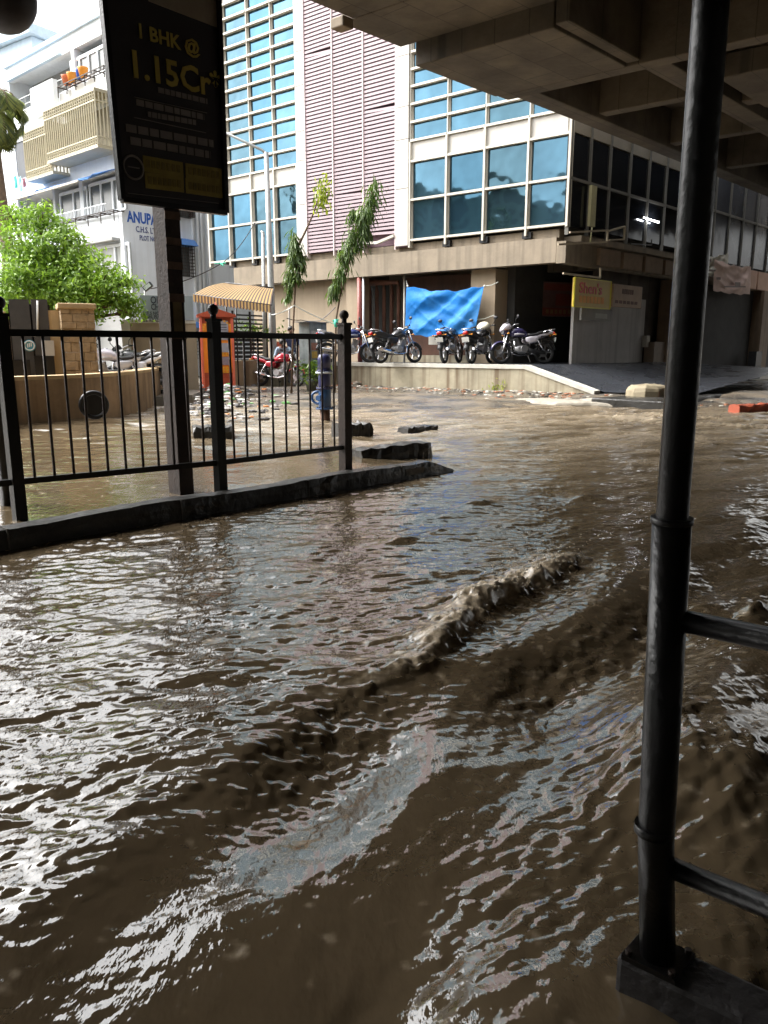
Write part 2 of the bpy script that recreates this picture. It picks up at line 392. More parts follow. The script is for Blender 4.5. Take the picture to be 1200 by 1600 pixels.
def build_ground():
    X, Y = fan(-3, 26, 330, 420, -1.5, 1.5, pad=5.0); 
    gm = bpy.data.materials.new('wet muddy road'); gm.use_nodes = True
    nt = gm.node_tree; N = nt.nodes; L = nt.links; b = N['Principled BSDF']
    tc = N.new('ShaderNodeTexCoord'); no = N.new('ShaderNodeTexNoise'); no.inputs['Scale'].default_value = 1.1; no.inputs['Detail'].default_value = 9
    L.new(tc.outputs['Object'], no.inputs['Vector']); rp = N.new('ShaderNodeValToRGB')
    rp.color_ramp.elements[0].position = .38; rp.color_ramp.elements[0].color = (.055, .052, .048, 1)
    rp.color_ramp.elements[1].position = .62; rp.color_ramp.elements[1].color = (.17, .135, .095, 1)
    L.new(no.outputs['Fac'], rp.inputs['Fac'])
    n2 = N.new('ShaderNodeTexNoise'); n2.inputs['Scale'].default_value = 26; n2.inputs['Detail'].default_value = 6; L.new(tc.outputs['Object'], n2.inputs['Vector'])
    r2 = N.new('ShaderNodeValToRGB'); r2.color_ramp.elements[0].position = .60; r2.color_ramp.elements[1].position = .68
    r2.color_ramp.elements[1].color = (.8, .8, .8, 1); L.new(n2.outputs['Fac'], r2.inputs['Fac'])
    mx = N.new('ShaderNodeMix'); mx.data_type = 'RGBA'; L.new(r2.outputs['Color'], mx.inputs['Factor']); L.new(rp.outputs['Color'], mx.inputs['A'])
    mx.inputs['B'].default_value = (.30, .26, .20, 1); L.new(mx.outputs['Result'], b.inputs['Base Color'])
    mr = N.new('ShaderNodeMapRange'); mr.inputs['From Min'].default_value = .42; mr.inputs['From Max'].default_value = .58
    mr.inputs['To Min'].default_value = .10; mr.inputs['To Max'].default_value = .5
    n5 = N.new('ShaderNodeTexNoise'); n5.inputs['Scale'].default_value = .7; n5.inputs['Detail'].default_value = 5; L.new(tc.outputs['Object'], n5.inputs['Vector'])
    L.new(n5.outputs['Fac'], mr.inputs['Value']); L.new(mr.outputs['Result'], b.inputs['Roughness'])
    bp = N.new('ShaderNodeBump'); bp.inputs['Strength'].default_value = .5; bp.inputs['Distance'].default_value = .03
    L.new(n2.outputs['Fac'], bp.inputs['Height']); L.new(bp.outputs['Normal'], b.inputs['Normal'])
    gridmesh('ground', X, Y, ground_z(X, Y), gm, kind='structure')
    # the wider land that reaches the horizon, a little lower than the detailed sheet
    MB().add([(-400, 20, -.03), (400, 20, -.03), (400, 700, -.03), (-400, 700, -.03)], [(0, 1, 2, 3)]).build('terrain', M('distant ground', (.16, .14, .11), .8), origin=Vector((0, 0, 0)), kind='structure')
CW = np.array((.588, .809)); CN = np.array((.809, -.588)); CO = np.array((.13, 2.98))
def build_water():
    F1 = field(640, 7.0, .32, 1.7, 2.4, CN, 4.5, 21)
    F1b = field(640, 7.0, .30, 1.5, 2.4, (.965, -.26), 5.0, 31)
    F2 = field(640, 4.1, .04, .17, 1.8, CN, 2.6, 22)
    FP = field(384, 8.0, .35, 2.6, 1.6, CN, 2.5, 28)
    F3 = field(640, 2.1, .02, .10, 1.6, (.35, -.94), .8, 23)
    FU = field(640, 5.3, .10, .7, 2.2, (.30, -.95), 2.0, 24)
    FU2 = field(640, 3.1, .035, .16, 1.8, (.25, -.97), 1.4, 25)
    FM = field(256, 9.0, .8, 4.0, 1.5, seed=26)
    FB = field(512, 2.7, .03, .22, 1.2, seed=27)
    X, Y = fan(.42, 19.0, 1050, 1000, -1.45, 1.45, pad=.9)
    dq = (X - CO[0]) * CN[0] + (Y - CO[1]) * CN[1]; al = (X - CO[0]) * CW[0] + (Y - CO[1]) * CW[1]
    wob = .035 * samp(FM, X + 3, Y) * smooth(-3, 0, al) + .03 * np.sin(al * 2.3) + .012 * samp(FB, X, Y) + .016 * np.sin(al * 9.1) * samp(FM, X * 2, Y * 2)
    q = dq + wob
    down = smooth(-.15, .45, q) * (1 - .72 * smooth(1.9, 4.5, al))
    mod = 1 + .35 * samp(FM, X, Y)
    far = smooth(6.5, 12, np.hypot(X, Y))
    kb = (X - K0[0]) * KN[0] + (Y - K0[1]) * KN[1]; ka = (X - K0[0]) * KD[0] + (Y - K0[1]) * KD[1]
    behind = smooth(.08, .2, kb) * (1 - smooth(KEND - 1.2, KEND + 1.3, ka + .3 * samp(FM, X, Y)))
    sx, tx = st_np(X, Y)
    inner = smooth(.8, 2.5, kb) * behind
    damp = 1 - behind * (.92 - .42 * inner)
    patch = smooth(-.05, 1.1, samp(FP, X, Y))
    near_ridge = np.exp(-((q - .25) / .30) ** 2) * smooth(-1.8, -.6, al) * (1 - smooth(1.9, 2.8, al))
    tw = smooth(.35, -.30, X); big = (samp(F1, X, Y) * (1 - tw) + samp(F1b, X, Y) * tw) / np.sqrt((1 - tw) ** 2 + tw ** 2)
    H = down * mod * (.036 * big + (.0009 + .0022 * patch) * (1 - .93 * near_ridge) * samp(F2, X, Y)) + down * .0007 * (.25 + patch) * samp(F3, X, Y)
    up = 1 - down
    H += up * (.0044 * (1 + 1.8 * far) * samp(FU, X, Y) + .0016 * samp(FU2, X, Y) + .0006 * samp(F3, X, Y))
    H *= damp
    # pressed-up ridge where the two flows meet
    env = np.exp(-(np.abs(al - .85) / .95) ** 2.6) * (1 - smooth(1.5, 2.05, al)) + .14 * np.exp(-((al + .7) / 1.0) ** 2)
    prof = np.where(q < 0, np.exp(-(np.abs(q) / .13) ** 1.5), np.exp(-(q / .055) ** 2))
    core = prof * env
    crag = .62 + .38 * np.abs(np.sin(al * 6.3 + 1.3 * samp(FM, X * 2, Y))) + .10 * np.sin(al * 23 + samp(FB, X, Y))
    H += .078 * core * crag * (1 + .12 * samp(FM, X * 3, Y * 3)) - .022 * env * np.exp(-((q - .20) / .09) ** 2)
    H += core * smooth(.15, .5, env) * (.0045 * samp(NG2, X * 1.6, Y * 1.6) + .004 * np.maximum(0, samp(FB, X * 2.6, Y * 2.6)))
    # ridges of white water further up the road, where it runs over the drowned kerb
    r2 = tx - (-5.35 + .25 * samp(FM, X, Y)); e2 = smooth(-3.2, -5.0, sx)
    b2 = np.exp(-(r2 / .16) ** 2) * e2; b3 = np.exp(-((r2 + 1.15) / .20) ** 2) * e2
    H += .035 * b2 * (1 + .4 * samp(FB, X, Y)) + .03 * b3 * (1 + .4 * samp(FB, X, Y))
    # lumps where water passes over stones
    for (px, py, rr, hh) in ((745, 790, .20, .045), (630, 845, .14, .028), (915, 780, .2, .035), (1180, 955, .13, .05), (1100, 945, .16, .035), (690, 830, .1, .02)):
        g = G(px, py); d2 = (((X - g.x) * .75 + (Y - g.y) * .66) / rr) ** 2 + (((X - g.x) * .66 - (Y - g.y) * .75) / (rr * .45)) ** 2
        H += hh * np.exp(-d2)
    H += .085 * behind
    edge = smooth(.6, 1.4, np.abs(FB[0].std() + samp(FB, X, Y)))
    foam = np.clip(core * 2.2 - .30 + .34 * samp(FB, X, Y), 0, 1) * smooth(-.25, .05, env - .35) \
        + .75 * np.clip((b2 + b3) - .55 + .30 * samp(FB, X, Y), 0, 1)
    foam = np.clip(foam + .30 * smooth(5.5, 9.5, np.hypot(X, Y)) * (1 - behind) * np.clip(.55 + .35 * samp(FU, X, Y) + .25 * samp(FM, X, Y), 0, 1), 0, 1)
    wm = bpy.data.materials.new('muddy flood water'); wm.use_nodes = True
    nt = wm.node_tree; N = nt.nodes; L = nt.links; b = N['Principled BSDF']
    at = N.new('ShaderNodeAttribute'); at.attribute_name = 'foam'
    tc = N.new('ShaderNodeTexCoord'); no = N.new('ShaderNodeTexNoise'); no.inputs['Scale'].default_value = 1.3; no.inputs['Detail'].default_value = 6
    L.new(tc.outputs['Object'], no.inputs['Vector']); rp = N.new('ShaderNodeValToRGB')
    rp.color_ramp.elements[0].position = .35; rp.color_ramp.elements[0].color = (.094, .069, .040, 1)
    rp.color_ramp.elements[1].position = .65; rp.color_ramp.elements[1].color = (.130, .097, .058, 1)
    L.new(no.outputs['Fac'], rp.inputs['Fac'])
    fn = N.new('ShaderNodeTexNoise'); fn.inputs['Scale'].default_value = 46; fn.inputs['Detail'].default_value = 5; L.new(tc.outputs['Object'], fn.inputs['Vector'])
    fr1 = N.new('ShaderNodeMapRange'); fr1.inputs['From Min'].default_value = .34; fr1.inputs['From Max'].default_value = .62; fr1.inputs['To Min'].default_value = .25; L.new(fn.outputs['Fac'], fr1.inputs['Value'])
    fm_ = N.new('ShaderNodeMath'); fm_.operation = 'MULTIPLY'; L.new(at.outputs['Fac'], fm_.inputs[0]); L.new(fr1.outputs['Result'], fm_.inputs[1])
    mx = N.new('ShaderNodeMix'); mx.data_type = 'RGBA'; L.new(fm_.outputs[0], mx.inputs['Factor']); L.new(rp.outputs['Color'], mx.inputs['A'])
    mx.inputs['B'].default_value = (.70, .58, .42, 1); L.new(mx.outputs['Result'], b.inputs['Base Color'])
    mr = N.new('ShaderNodeMapRange'); mr.inputs['To Min'].default_value = .0; mr.inputs['To Max'].default_value = .25
    a2 = N.new('ShaderNodeAttribute'); a2.attribute_name = 'chop'; ad = N.new('ShaderNodeMath'); ad.operation = 'ADD'
    L.new(at.outputs['Fac'], mr.inputs['Value']); L.new(mr.outputs['Result'], ad.inputs[0]); L.new(a2.outputs['Fac'], ad.inputs[1]); L.new(ad.outputs[0], b.inputs['Roughness'])
    b.inputs['IOR'].default_value = 2.35; b.inputs['Specular IOR Level'].default_value = .5
    n3 = N.new('ShaderNodeTexNoise'); n3.inputs['Scale'].default_value = 30; n3.inputs['Detail'].default_value = 3
    mp = N.new('ShaderNodeMapping'); mp.inputs['Rotation'].default_value = (0, 0, R(36)); mp.inputs['Scale'].default_value = (1, .45, 1)
    L.new(tc.outputs['Object'], mp.inputs['Vector']); L.new(mp.outputs['Vector'], n3.inputs['Vector'])
    bp = N.new('ShaderNodeBump'); bp.inputs['Strength'].default_value = .26; bp.inputs['Distance'].default_value = .012
    L.new(n3.outputs['Fac'], bp.inputs['Height']); L.new(bp.outputs['Normal'], b.inputs['Normal'])
    gridmesh('flood_water', X, Y, H, wm, {'foam': foam, 'chop': (.03 + .17 * far + .02 * down) * (1 - .6 * behind)}, kind='structure')
build_ground(); build_water()
def build_spray():
    mb = MB(); rr = random.Random(4); cw = Vector((CW[0], CW[1], 0)); cn = Vector((CN[0], CN[1], 0)); c0 = Vector((CO[0], CO[1], 0))
    for _ in range(150):
        al = rr.gauss(1.05, .42); p = c0 + cw * al + cn * (rr.gauss(.0, .07) - .03 * math.sin(al * 2.3)); h = .07 + abs(rr.gauss(0, .035))
        mb.ball(p + Z * h, rr.uniform(.0018, .0048), 6, 1.3, .8, 1)
    mb.build('spray', M('spray drops', (.62, .56, .46), .08, 0, .1, spec=.9), origin=Vector((0, 0, 0)), kind='stuff')
build_spray()
#CUT2
# ================================================================== kerb, fence, sign pole
def rough_bar(path, w, h, z0, seed, n=40, jit=.012, taper=0.0):
    """a broken kerb: rectangular section swept along a line, its edges chipped"""
    g = np.random.default_rng(seed); a, b = Vector(path[0]), Vector(path[1]); d = (b - a); Ln = d.length; d.normalize(); s = Vector((-d.y, d.x, 0))
    mb = MB(); vs = []; sec = [(-.5, 0), (-.5, .82), (-.42, 1), (0, 1.0), (.42, 1), (.5, .82), (.5, 0)]
    for i in range(n + 1):
        u = i / n; hh = h * (1 - taper * u) * (1 + .03 * math.sin(u * 23 + seed)); k = 1 - .55 * max(0, (u - .93) / .07)
        for (p, q) in sec:
            vs.append(a + d * (u * Ln) + s * (p * w * k + g.normal() * jit) + Z * (z0 + q * hh * k + g.normal() * jit * .7))
    m = len(sec); fs = [(i * m + k, i * m + k + 1, (i + 1) * m + k + 1, (i + 1) * m + k) for i in range(n) for k in range(m - 1)]
    fs += [tuple(range(m)), tuple(reversed([n * m + k for k in range(m)]))]
    return mb.add(vs, fs)
k0 = Vector((K0[0], K0[1], 0)); kd = Vector((KD[0], KD[1], 0)); kn = Vector((KN[0], KN[1], 0))
rough_bar((k0 - kd * 2.2 + kn * .08, k0 + kd * 4.5 + kn * .07), .17, .30, -.165, 3, n=70, jit=.003).build('kerb', wetslab,
    label='long black wet kerb running below the railing at the edge of the flood', cat='kerb')
kerb_ = [o for o in COL.objects if o.name == 'kerb'][0]
for u_ in (-1.2, .05, 1.25, 2.45, 3.6):
    p_ = k0 + kd * u_ + kn * .075; MB().box(p_ + Z * .05, (.012, .182, .172), kd, kn).build('mortar_joint', M('mortar joint', (.075, .07, .062), .7, 0, .3, 20), kerb_)
p_ = k0 + kd * 3.78 - kn * .012; MB().box(p_ + Z * .062, (.26, .012, .06), kd, kn).build('scraped_patch', M('scraped concrete', (.16, .15, .14), .7, 0, .4, 14, bump=.5), kerb_)
a, b = G(556, 722, .03), G(672, 706, .06)
rough_bar((a + Vector((0, .05, 0)), b + Vector((0, .05, 0))), .24, .40, -.27, 5, n=16, jit=.006).build('broken_kerb', wetslab,
    label='broken kerb slab leaning out of the water just beyond the end of the long kerb', cat='kerb stone')
a, b = G(528, 684, 0), G(576, 680, 0)
rough_bar((a, b), .30, .38, -.20, 8, n=14, jit=.016).build('concrete_block', wetslab,
    label='square black concrete block in the water right behind the last railing post', cat='concrete block')
a, b = G(628, 676, 0), G(680, 671, 0)
rough_bar((a, b), .22, .13, -.06, 9, n=14, jit=.012).build('stone_slab', wetslab,
    label='small flat stone lying in the shallow puddle in the middle of the road', cat='stone')
a, b = G(302, 690, .0), G(368, 688, .0)
rough_bar((a, b), .45, .34, -.14, 12, n=14, jit=.006).build('concrete_step', wetslab,
    label='dark concrete slab standing in the water between the middle railing post and sign pole', cat='concrete slab')
# railing
FA, FM_, FB_ = Vector((-2.43, 5.01, .085)), Vector((-1.27, 5.89, .085)), Vector((-.345, 6.84, .085))
fdir = (FA - FM_).normalized(); FZ = FA + fdir * 1.46
rl = thing('railing', FM_, 'black steel railing of thin upright bars along the flooded kerb', 'railing')
posts = [FZ, FA, FM_, FB_]
for i, p in enumerate(posts):
    mb = MB(); w = .075 if i != 3 else .085
    mb.box(p + Z * .62, (w, w, 1.40), kd, kn)
    mb.box(p + Z * 1.325, (w + .015, w + .015, .02), kd, kn)
    po = mb.build('post', black if i < 3 else rust, rl)
    f = MB().ball(p + Z * 1.40, .042, 14); f.tube([p + Z * 1.33, p + Z * 1.37], .022); f.build('finial', black if i < 3 else rust, po)
for a, b, nb in ((FZ, FA, 11), (FA, FM_, 11), (FM_, FB_, 9)):
    hz = 1.215
    MB().bar(a + Z * hz, b + Z * hz, .045, .045).build('top_rail', black, rl)
    MB().bar(a + Z * .255, b + Z * .255, .04, .04).build('bottom_rail', black, rl)
    for k in range(nb):
        p = a.lerp(b, (k + 1) / (nb + 1)); j = random.uniform(-.008, .008)
        MB().tube([p + Z * .25 + kd * j, p + Z * 1.21], .0095, 6).build('baluster', rust, rl)
# sign pole and board
sd = Vector((.684, .73, 0)); SP0 = P(284, 775, 5.98); sp = Vector((SP0.x, SP0.y, -.05))
sg = thing('advertising_sign', sp, 'dark advertising board with yellow letters on a thick brown pole behind the railing', 'sign')
sq = Vector((sd.x, sd.y, 0)); sqn = Vector((-sd.y, sd.x, 0))
mb = MB(); mb.box(sp + Z * 1.25, (.125, .16, 2.6), sq, sqn); pole = mb.build('pole', rust, sg)
MB().box(sp + Z * 3.65, (.12, .12, 2.3), sq, sqn).build('pole', rust, sg)
pn = MB()
for zz in (1.35, 1.62, 1.85, 2.02, 2.2):
    MB().box(sp + Z * zz - sqn * .083, (.128, .008, .05 + .02 * random.random()), sq, sqn).build('tape_band', M('brown sticker remains', (.12, .07, .045), .6, 0, .4, 12), pole)
MB().box(sp + Z * 1.47 + sq * .0 - sqn * .0835, (.075, .006, .24), sq, sqn).build('paper_notice', M('faded paper', (.20, .15, .07), .8, 0, .3, 9), pole)
PS = P(262, 330, 5.92) - sqn * .02
bl, br = V(190, 312, PS, sd), V(352, 333, PS, sd)
tl, tr = V(131, -300, PS, sd), V(329, -300, PS, sd)
MB().quadslab([bl, br, tr, tl], .05).build('board', signblack, sg)
nx = (br - bl).normalized(); off = -sqn * .012
def SQ(x, y, k=1.0): return V(x, y, PS, sd) + off * k
fr = MB()
for a, b in ((bl, br), (br, tr), (tl, bl)):
    fr.bar(a + off * .3, b + off * .3, .035, .05, up=sqn)
fr.build('board_frame', black, sg)
MB().quadslab([SQ(232, 2, .5), SQ(341, 44, .5), SQ(331, -260, .5), SQ(176, -262, .5)], .006).build('picture_panel', signpic, sg)
def stext(body, x, y, x2, y2, size, mat, nm='lettering'):
    o = SQ(x, y); text(body, o, SQ(x2, y2) - o, Z, size, mat, sg, nm, .003, bold=.022)
stext('1 BHK @', 212, 58, 318, 89, .125, signyellow)
stext('1.15Cr*', 199, 118, 318, 147, .235, signyellow)
pb = MB()
def band(mb, x0, y0, x1, y1, h, k=1.0, gaps=7):
    a, b = SQ(x0, y0, k), SQ(x1, y1, k); u = 0
    while u < 1:
        l = random.uniform(.05, .15); e = min(1, u + l); p, q = a.lerp(b, u), a.lerp(b, e)
        mb.quadslab([p, q, q + Z * h, p + Z * h], .003); u = e + .018
for (x0, y0, x1, y1, h) in ((246, 145, 323, 163, .035), (212, 165, 318, 188, .04), (230, 183, 305, 196, .035), (196, 206, 334, 231, .05), (203, 226, 328, 248, .05)):
    pb = MB(); band(pb, x0, y0, x1, y1, h); pb.build('small_print', signwhite, sg)
ln = MB()
for (x0, y0, x1, y1) in ((208, 152, 322, 177), (208, 184, 320, 208), (198, 302, 340, 318)):
    MB().bar(SQ(x0, y0), SQ(x1, y1), .004, .006, up=sqn).build('ruled_line', signwhite, sg)
for (x0, y0, x1, y1) in ((224, 268, 286, 278), (290, 279, 346, 287), (227, 294, 287, 301), (290, 302, 347, 310)):
    a, b = SQ(x0, y0, .6), SQ(x1, y1, .6)
    pl_ = MB().quadslab([a, b, b + Z * .105, a + Z * .105], .004).build('phone_panel', M('faded yellow panel', (.34, .28, .065), .6, 0, .25, 8), sg)
    m2 = MB()
    for k in range(7):
        p = a.lerp(b, .06 + k * .127) - sqn * .008 + Z * .03; q = a.lerp(b, .06 + k * .127 + .085) - sqn * .008 + Z * .03
        m2.quadslab([p, q, q + Z * .05, p + Z * .05], .002)
    m2.build('digits', M('worn print', (.22, .18, .05), .6, 0, .3, 20), pl_)
c = SQ(207, 262)
lg = MB().torus(c, .075, .008, sqn, 24, 6); lg.bar(c - nx * .045, c + nx * .045, .006, .012, up=sqn); lg.build('logo', signwhite, sg)
# lamp post at the left edge of the picture with a dark round globe
lp0 = P(-14, 520, 5.5); lp0.z = -.1
lamp = thing('globe_lamp_post', lp0, 'dark post at the left edge with a black round globe hanging above the apartment roof', 'lamp post')
gl = P(4, -4, 5.2)
MB().tube([lp0, Vector((lp0.x, lp0.y, gl.z + .45))], [.055, .045], 12).build('post', black, lamp)
top = Vector((lp0.x, lp0.y, gl.z + .42))
MB().tube([top, top.lerp(gl + Z * .36, .55) + Z * .06, gl + Z * .34, gl + Z * .17], .018, 8).build('bracket', black, lamp)
gb = MB().ball(gl, .195, 24); gb.build('globe', M('dusty dark globe', (.035, .028, .03), .5, 0, .3, 9), lamp)
# foreground barrier at the right
BY = 1.18; Bp = Vector((.491, BY, .125))
bar_ = thing('steel_barrier', Bp - Z * .02, 'black pipe barrier with two cross bars on a concrete base in the right foreground', 'barrier')
top = P(1104, 60, BY); low = P(1050, 815, BY); dn = (Bp - Vector((.478, BY, 3.2))).normalized()
ptop = Vector((.455, BY, 3.1)); pm = P(1050, 812, BY)
MB().tube([Bp, P(1025, 1310, BY), pm], [.0305, .0300, .0300], 20).build('lower_tube', black, bar_)
up_ = MB().tube([pm - Z * .02, pm, P(1058, 700, BY), P(1107, 60, BY), P(1135, -330, BY)], .0245, 20); up_.build('upper_tube', black, bar_)
cl = MB().tube([pm - Z * .006, pm + Z * .004], .0325, 20); cl.build('collar', black, bar_)
MB().tube([P(1021, 1300, BY), P(1022, 1288, BY)], .0325, 20).build('weld_ring', black, bar_)
# pale edges of the upper tube are wet highlights; no part is drawn
for (xa, ya, xb, yb) in ((1096, -60, 1032, 812),):
    pass
bd = -U1
def crossbar(x, y, r, ln=1.5):
    c = P(x, y, BY); c2 = c + bd * ln; c2.z = c.z
    MB().tube([c, c2], r, 16).build('cross_bar', black, bar_)
    return c2
c2 = crossbar(1048, 966, .0185); crossbar(1040, 1352, .0185)
e = Vector((c2.x, c2.y, .1))
MB().tube([e, e + Z * 1.0], .03, 14).build('end_post', black, bar_)
pb_ = MB(); q0 = G(961, 1493, .13); q3 = G(1003, 1452, .13); q3 = q0 + U2 * (q3 - q0).length
poly = [q0, q0 + bd * 1.75, q3 + bd * 1.75, q3]
MB().box(Vector((Bp.x, Bp.y, .136)), (.095, .085, .010), bd, U2).build('base_plate', black, bar_)
for i_ in (-1, 1):
    for j_ in (-1, 1): MB().tube([Vector((Bp.x, Bp.y, .138)) + bd * .038 * i_ + U2 * .034 * j_, Vector((Bp.x, Bp.y, .15)) + bd * .038 * i_ + U2 * .034 * j_], .006, 6).build('bolt', rust, bar_)
pb_.prism(poly, -.4, .13); pb_.build('concrete_base', M('black wet base concrete', (.022, .02, .02), .6, 0, .4, 6, bump=.7, bscale=22), bar_, bevel=.012)
#CUT3
# ================================================================== platform and ramp
PZ = .78; PE = -1.39
pf = thing('parking_platform', W(6, PE, 0), 'raised concrete parking platform with stained retaining wall in front of the glass building', 'platform')
mb = MB().hexa([W(.18, PE, -.3), W(13.2, PE, -.3), W(13.2, PE + .25, -.3), W(.18, PE + .25, -.3), W(.18, PE, PZ - .09), W(13.2, PE, PZ - .09), W(13.2, PE + .25, PZ - .09), W(.18, PE + .25, PZ - .09)])
mb.hexa([W(-1.75, PE, -.3), W(.18, PE, -.3), W(.18, PE + .25, -.3), W(-1.75, PE + .25, -.3), W(-1.75, PE, .10), W(.18, PE, PZ - .09), W(.18, PE + .25, PZ - .09), W(-1.75, PE + .25, .10)])
mb.build('retaining_wall', wallcon, pf)
mb = MB().stbox(.18, 13.2, PE - .03, PE + .25, PZ - .09, PZ + .012)
mb.hexa([W(-1.75, PE - .03, .10), W(.18, PE - .03, PZ - .09), W(.18, PE + .25, PZ - .09), W(-1.75, PE + .25, .10),
         W(-1.75, PE - .03, .20), W(.18, PE - .03, PZ + .012), W(.18, PE + .25, PZ + .012), W(-1.75, PE + .25, .20)])
mb.build('coping', coping, pf)
MB().stbox(.18, 13.2, PE + .25, 3.0, -.3, PZ).build('deck_paving', rampmat, pf)
rp_ = MB(); ns = 10; vs = []; fs = []
for i in range(ns + 1):
    u = i / ns
    for j in range(ns + 1):
        v = j / ns; s = .18 - u * 4.1; t = PE + .25 + v * 7.5
        zf = PZ + (.16 - PZ) * min(1, u * 2.0); zb = PZ + (.62 - PZ) * u
        z = zf * (1 - v) ** 1.2 + zb * (1 - (1 - v) ** 1.2)
        vs.append(W(s, t, z))
m = ns + 1
for i in range(ns):
    for j in range(ns): fs.append((i * m + j, (i + 1) * m + j, (i + 1) * m + j + 1, i * m + j + 1))
rp_.add(vs, fs, True).build('ramp', rampmat, pf)
mb = MB()
for (s0, t0, w, l) in ():
    pass
# broken pavement edge between the ramp and the road
def slab_rock(cen, rad, h, seed, mat, name, label, cat, rot=0.0, flat=.6):
    g = np.random.default_rng(seed); n = 11; mb = MB(); vs = []
    rr = [1 + g.normal() * .16 for _ in range(n)]
    for lev, (k, z) in enumerate(((1.0, -.15), (1.0, h * .35), (.94, h * .7), (.78, h * .94), (.4, h * 1.05))):
        for i in range(n):
            th = 2 * math.pi * i / n; x = math.cos(th) * rad * rr[i] * k; y = math.sin(th) * rad * flat * rr[i] * k
            vs.append(Vector(cen) + Vector((x * math.cos(rot) - y * math.sin(rot), x * math.sin(rot) + y * math.cos(rot), z + g.normal() * .012)))
    fs = [(l * n + i, l * n + (i + 1) % n, (l + 1) * n + (i + 1) % n, (l + 1) * n + i) for l in range(4) for i in range(n)]
    fs.append(tuple(4 * n + i for i in range(n)))
    return mb.add(vs, fs).build(name, mat, label=label, cat=cat, bevel=.012)
slab_rock(G(895, 632, .0), 1.35, .10, 31, rubblemat, 'pavement_slab', 'wide pale broken pavement slab at the foot of the ramp', 'pavement slab', R(-25), .42)
slab_rock(G(975, 634, .0), .8, .14, 32, rubblemat, 'pavement_slab', 'cracked brown pavement lump left of the tall black pole at the water edge', 'pavement slab', R(-30), .5)
slab_rock(P(1015, 610, 17.2) - Z * .10, .46, .22, 33, M('yellowish stone', (.24, .20, .13), .8, 0, .2, 5, bump=.4), 'round_stone', 'rounded yellowish stone slab lying at the bottom of the ramp', 'stone', R(-20), .6)
mb = MB(); a, b = G(1040, 640, .0), G(1130, 622, .03); d = (b - a).normalized(); n_ = Vector((-d.y, d.x, 0))
mb.hexa([a - Z * .2, b - Z * .2, b + n_ * .5 - Z * .2, a + n_ * 1.6 - Z * .2, a + Z * .16, b + Z * .10, b + n_ * .5 + Z * .13, a + n_ * 1.6 + Z * .18])
mb.build('pavement_kerb', wetslab, bevel=.03, label='dark wedge of broken pavement edge to the right of the tall black pole', cat='kerb stone')
a, b = G(1146, 644, .0), G(1240, 640, .0)
rough_bar((a, b), .25, .22, -.08, 40, n=16, jit=.012).build('painted_kerb', orangekerb, label='orange red painted kerb stone in the water at the right edge', cat='kerb stone')
# small rubble along the foot of the wall: uncountable
def scatter(name, pts, rmin, rmax, mats, kindlabel):
    mb = MB(); groups = {k: MB() for k in range(len(mats))}
    for p in pts:
        r = random.uniform(rmin, rmax); k = random.randrange(len(mats)); n = 6; vs = []
        rot = random.random() * 6.28
        for z, q in ((-.3, 1), (.35, .95), (.6, .5)):
            for i in range(n):
                th = 6.283 * i / n + rot; w = r * q * random.uniform(.7, 1.25)
                vs.append(Vector(p) + Vector((math.cos(th) * w * 1.3, math.sin(th) * w * .8, z * r * .7)))
        fs = [(l * n + i, l * n + (i + 1) % n, (l + 1) * n + (i + 1) % n, (l + 1) * n + i) for l in range(2) for i in range(n)] + [tuple(2 * n + i for i in range(n))]
        groups[k].add(vs, fs)
    out = MB(); fm = []
    for k, g in groups.items():
        out.add(g.v, g.f); fm += [k] * len(g.f)
    o = out.build(name, None, kind='stuff')
    for mm in mats: o.data.materials.append(mm)
    o.data.polygons.foreach_set('material_index', fm)
    return o
def gz(x, y): return float(ground_z(np.array([[x]]), np.array([[y]]))[0, 0])
pts = []
for _ in range(420):
    s = random.uniform(-1.5, 7.2); t = PE - abs(random.gauss(.15, .7)); p = W(s, t); pts.append((p.x, p.y, gz(p.x, p.y)))
for _ in range(200):
    s = random.uniform(-5.0, -.5); t = random.gauss(-2.6, .8); p = W(s, t); pts.append((p.x, p.y, gz(p.x, p.y)))
scatter('rubble', pts, .012, .055, [rubblemat, brick, wetslab, coping], '')
pts = []
for _ in range(46):
    p = G(random.gauss(556, 9), random.gauss(602, 3), .1); pts.append((p.x, p.y, gz(p.x, p.y) + .04 + .08 * random.random()))
scatter('brick_rubble', pts, .05, .12, [brick, rubblemat, M('pale litter', (.6, .55, .5), .7)], '')
lit = [M('white plastic litter', (.70, .68, .66), .5), M('dark litter', (.05, .045, .045), .6), M('orange litter', (.65, .22, .06), .6), M('grey litter', (.32, .30, .28), .6), M('green litter', (.15, .4, .12), .6)]
pts = []
for _ in range(210):
    px = random.gauss(350, 42); py = random.gauss(632, 13); py = max(612, min(662, py))
    p = G(px, py, .05); pts.append((p.x, p.y, max(.09, gz(p.x, p.y)) + random.uniform(.0, .05)))
for _ in range(70):
    p = G(random.gauss(350, 20), random.gauss(616, 4), .08); pts.append((p.x, p.y, max(.1, gz(p.x, p.y)) + random.uniform(.02, .18)))
scatter('litter', pts, .025, .085, [lit[0], lit[3], lit[1], lit[1], lit[3], lit[0], lit[1], lit[3], lit[2], lit[4], lit[1], lit[3]], '')
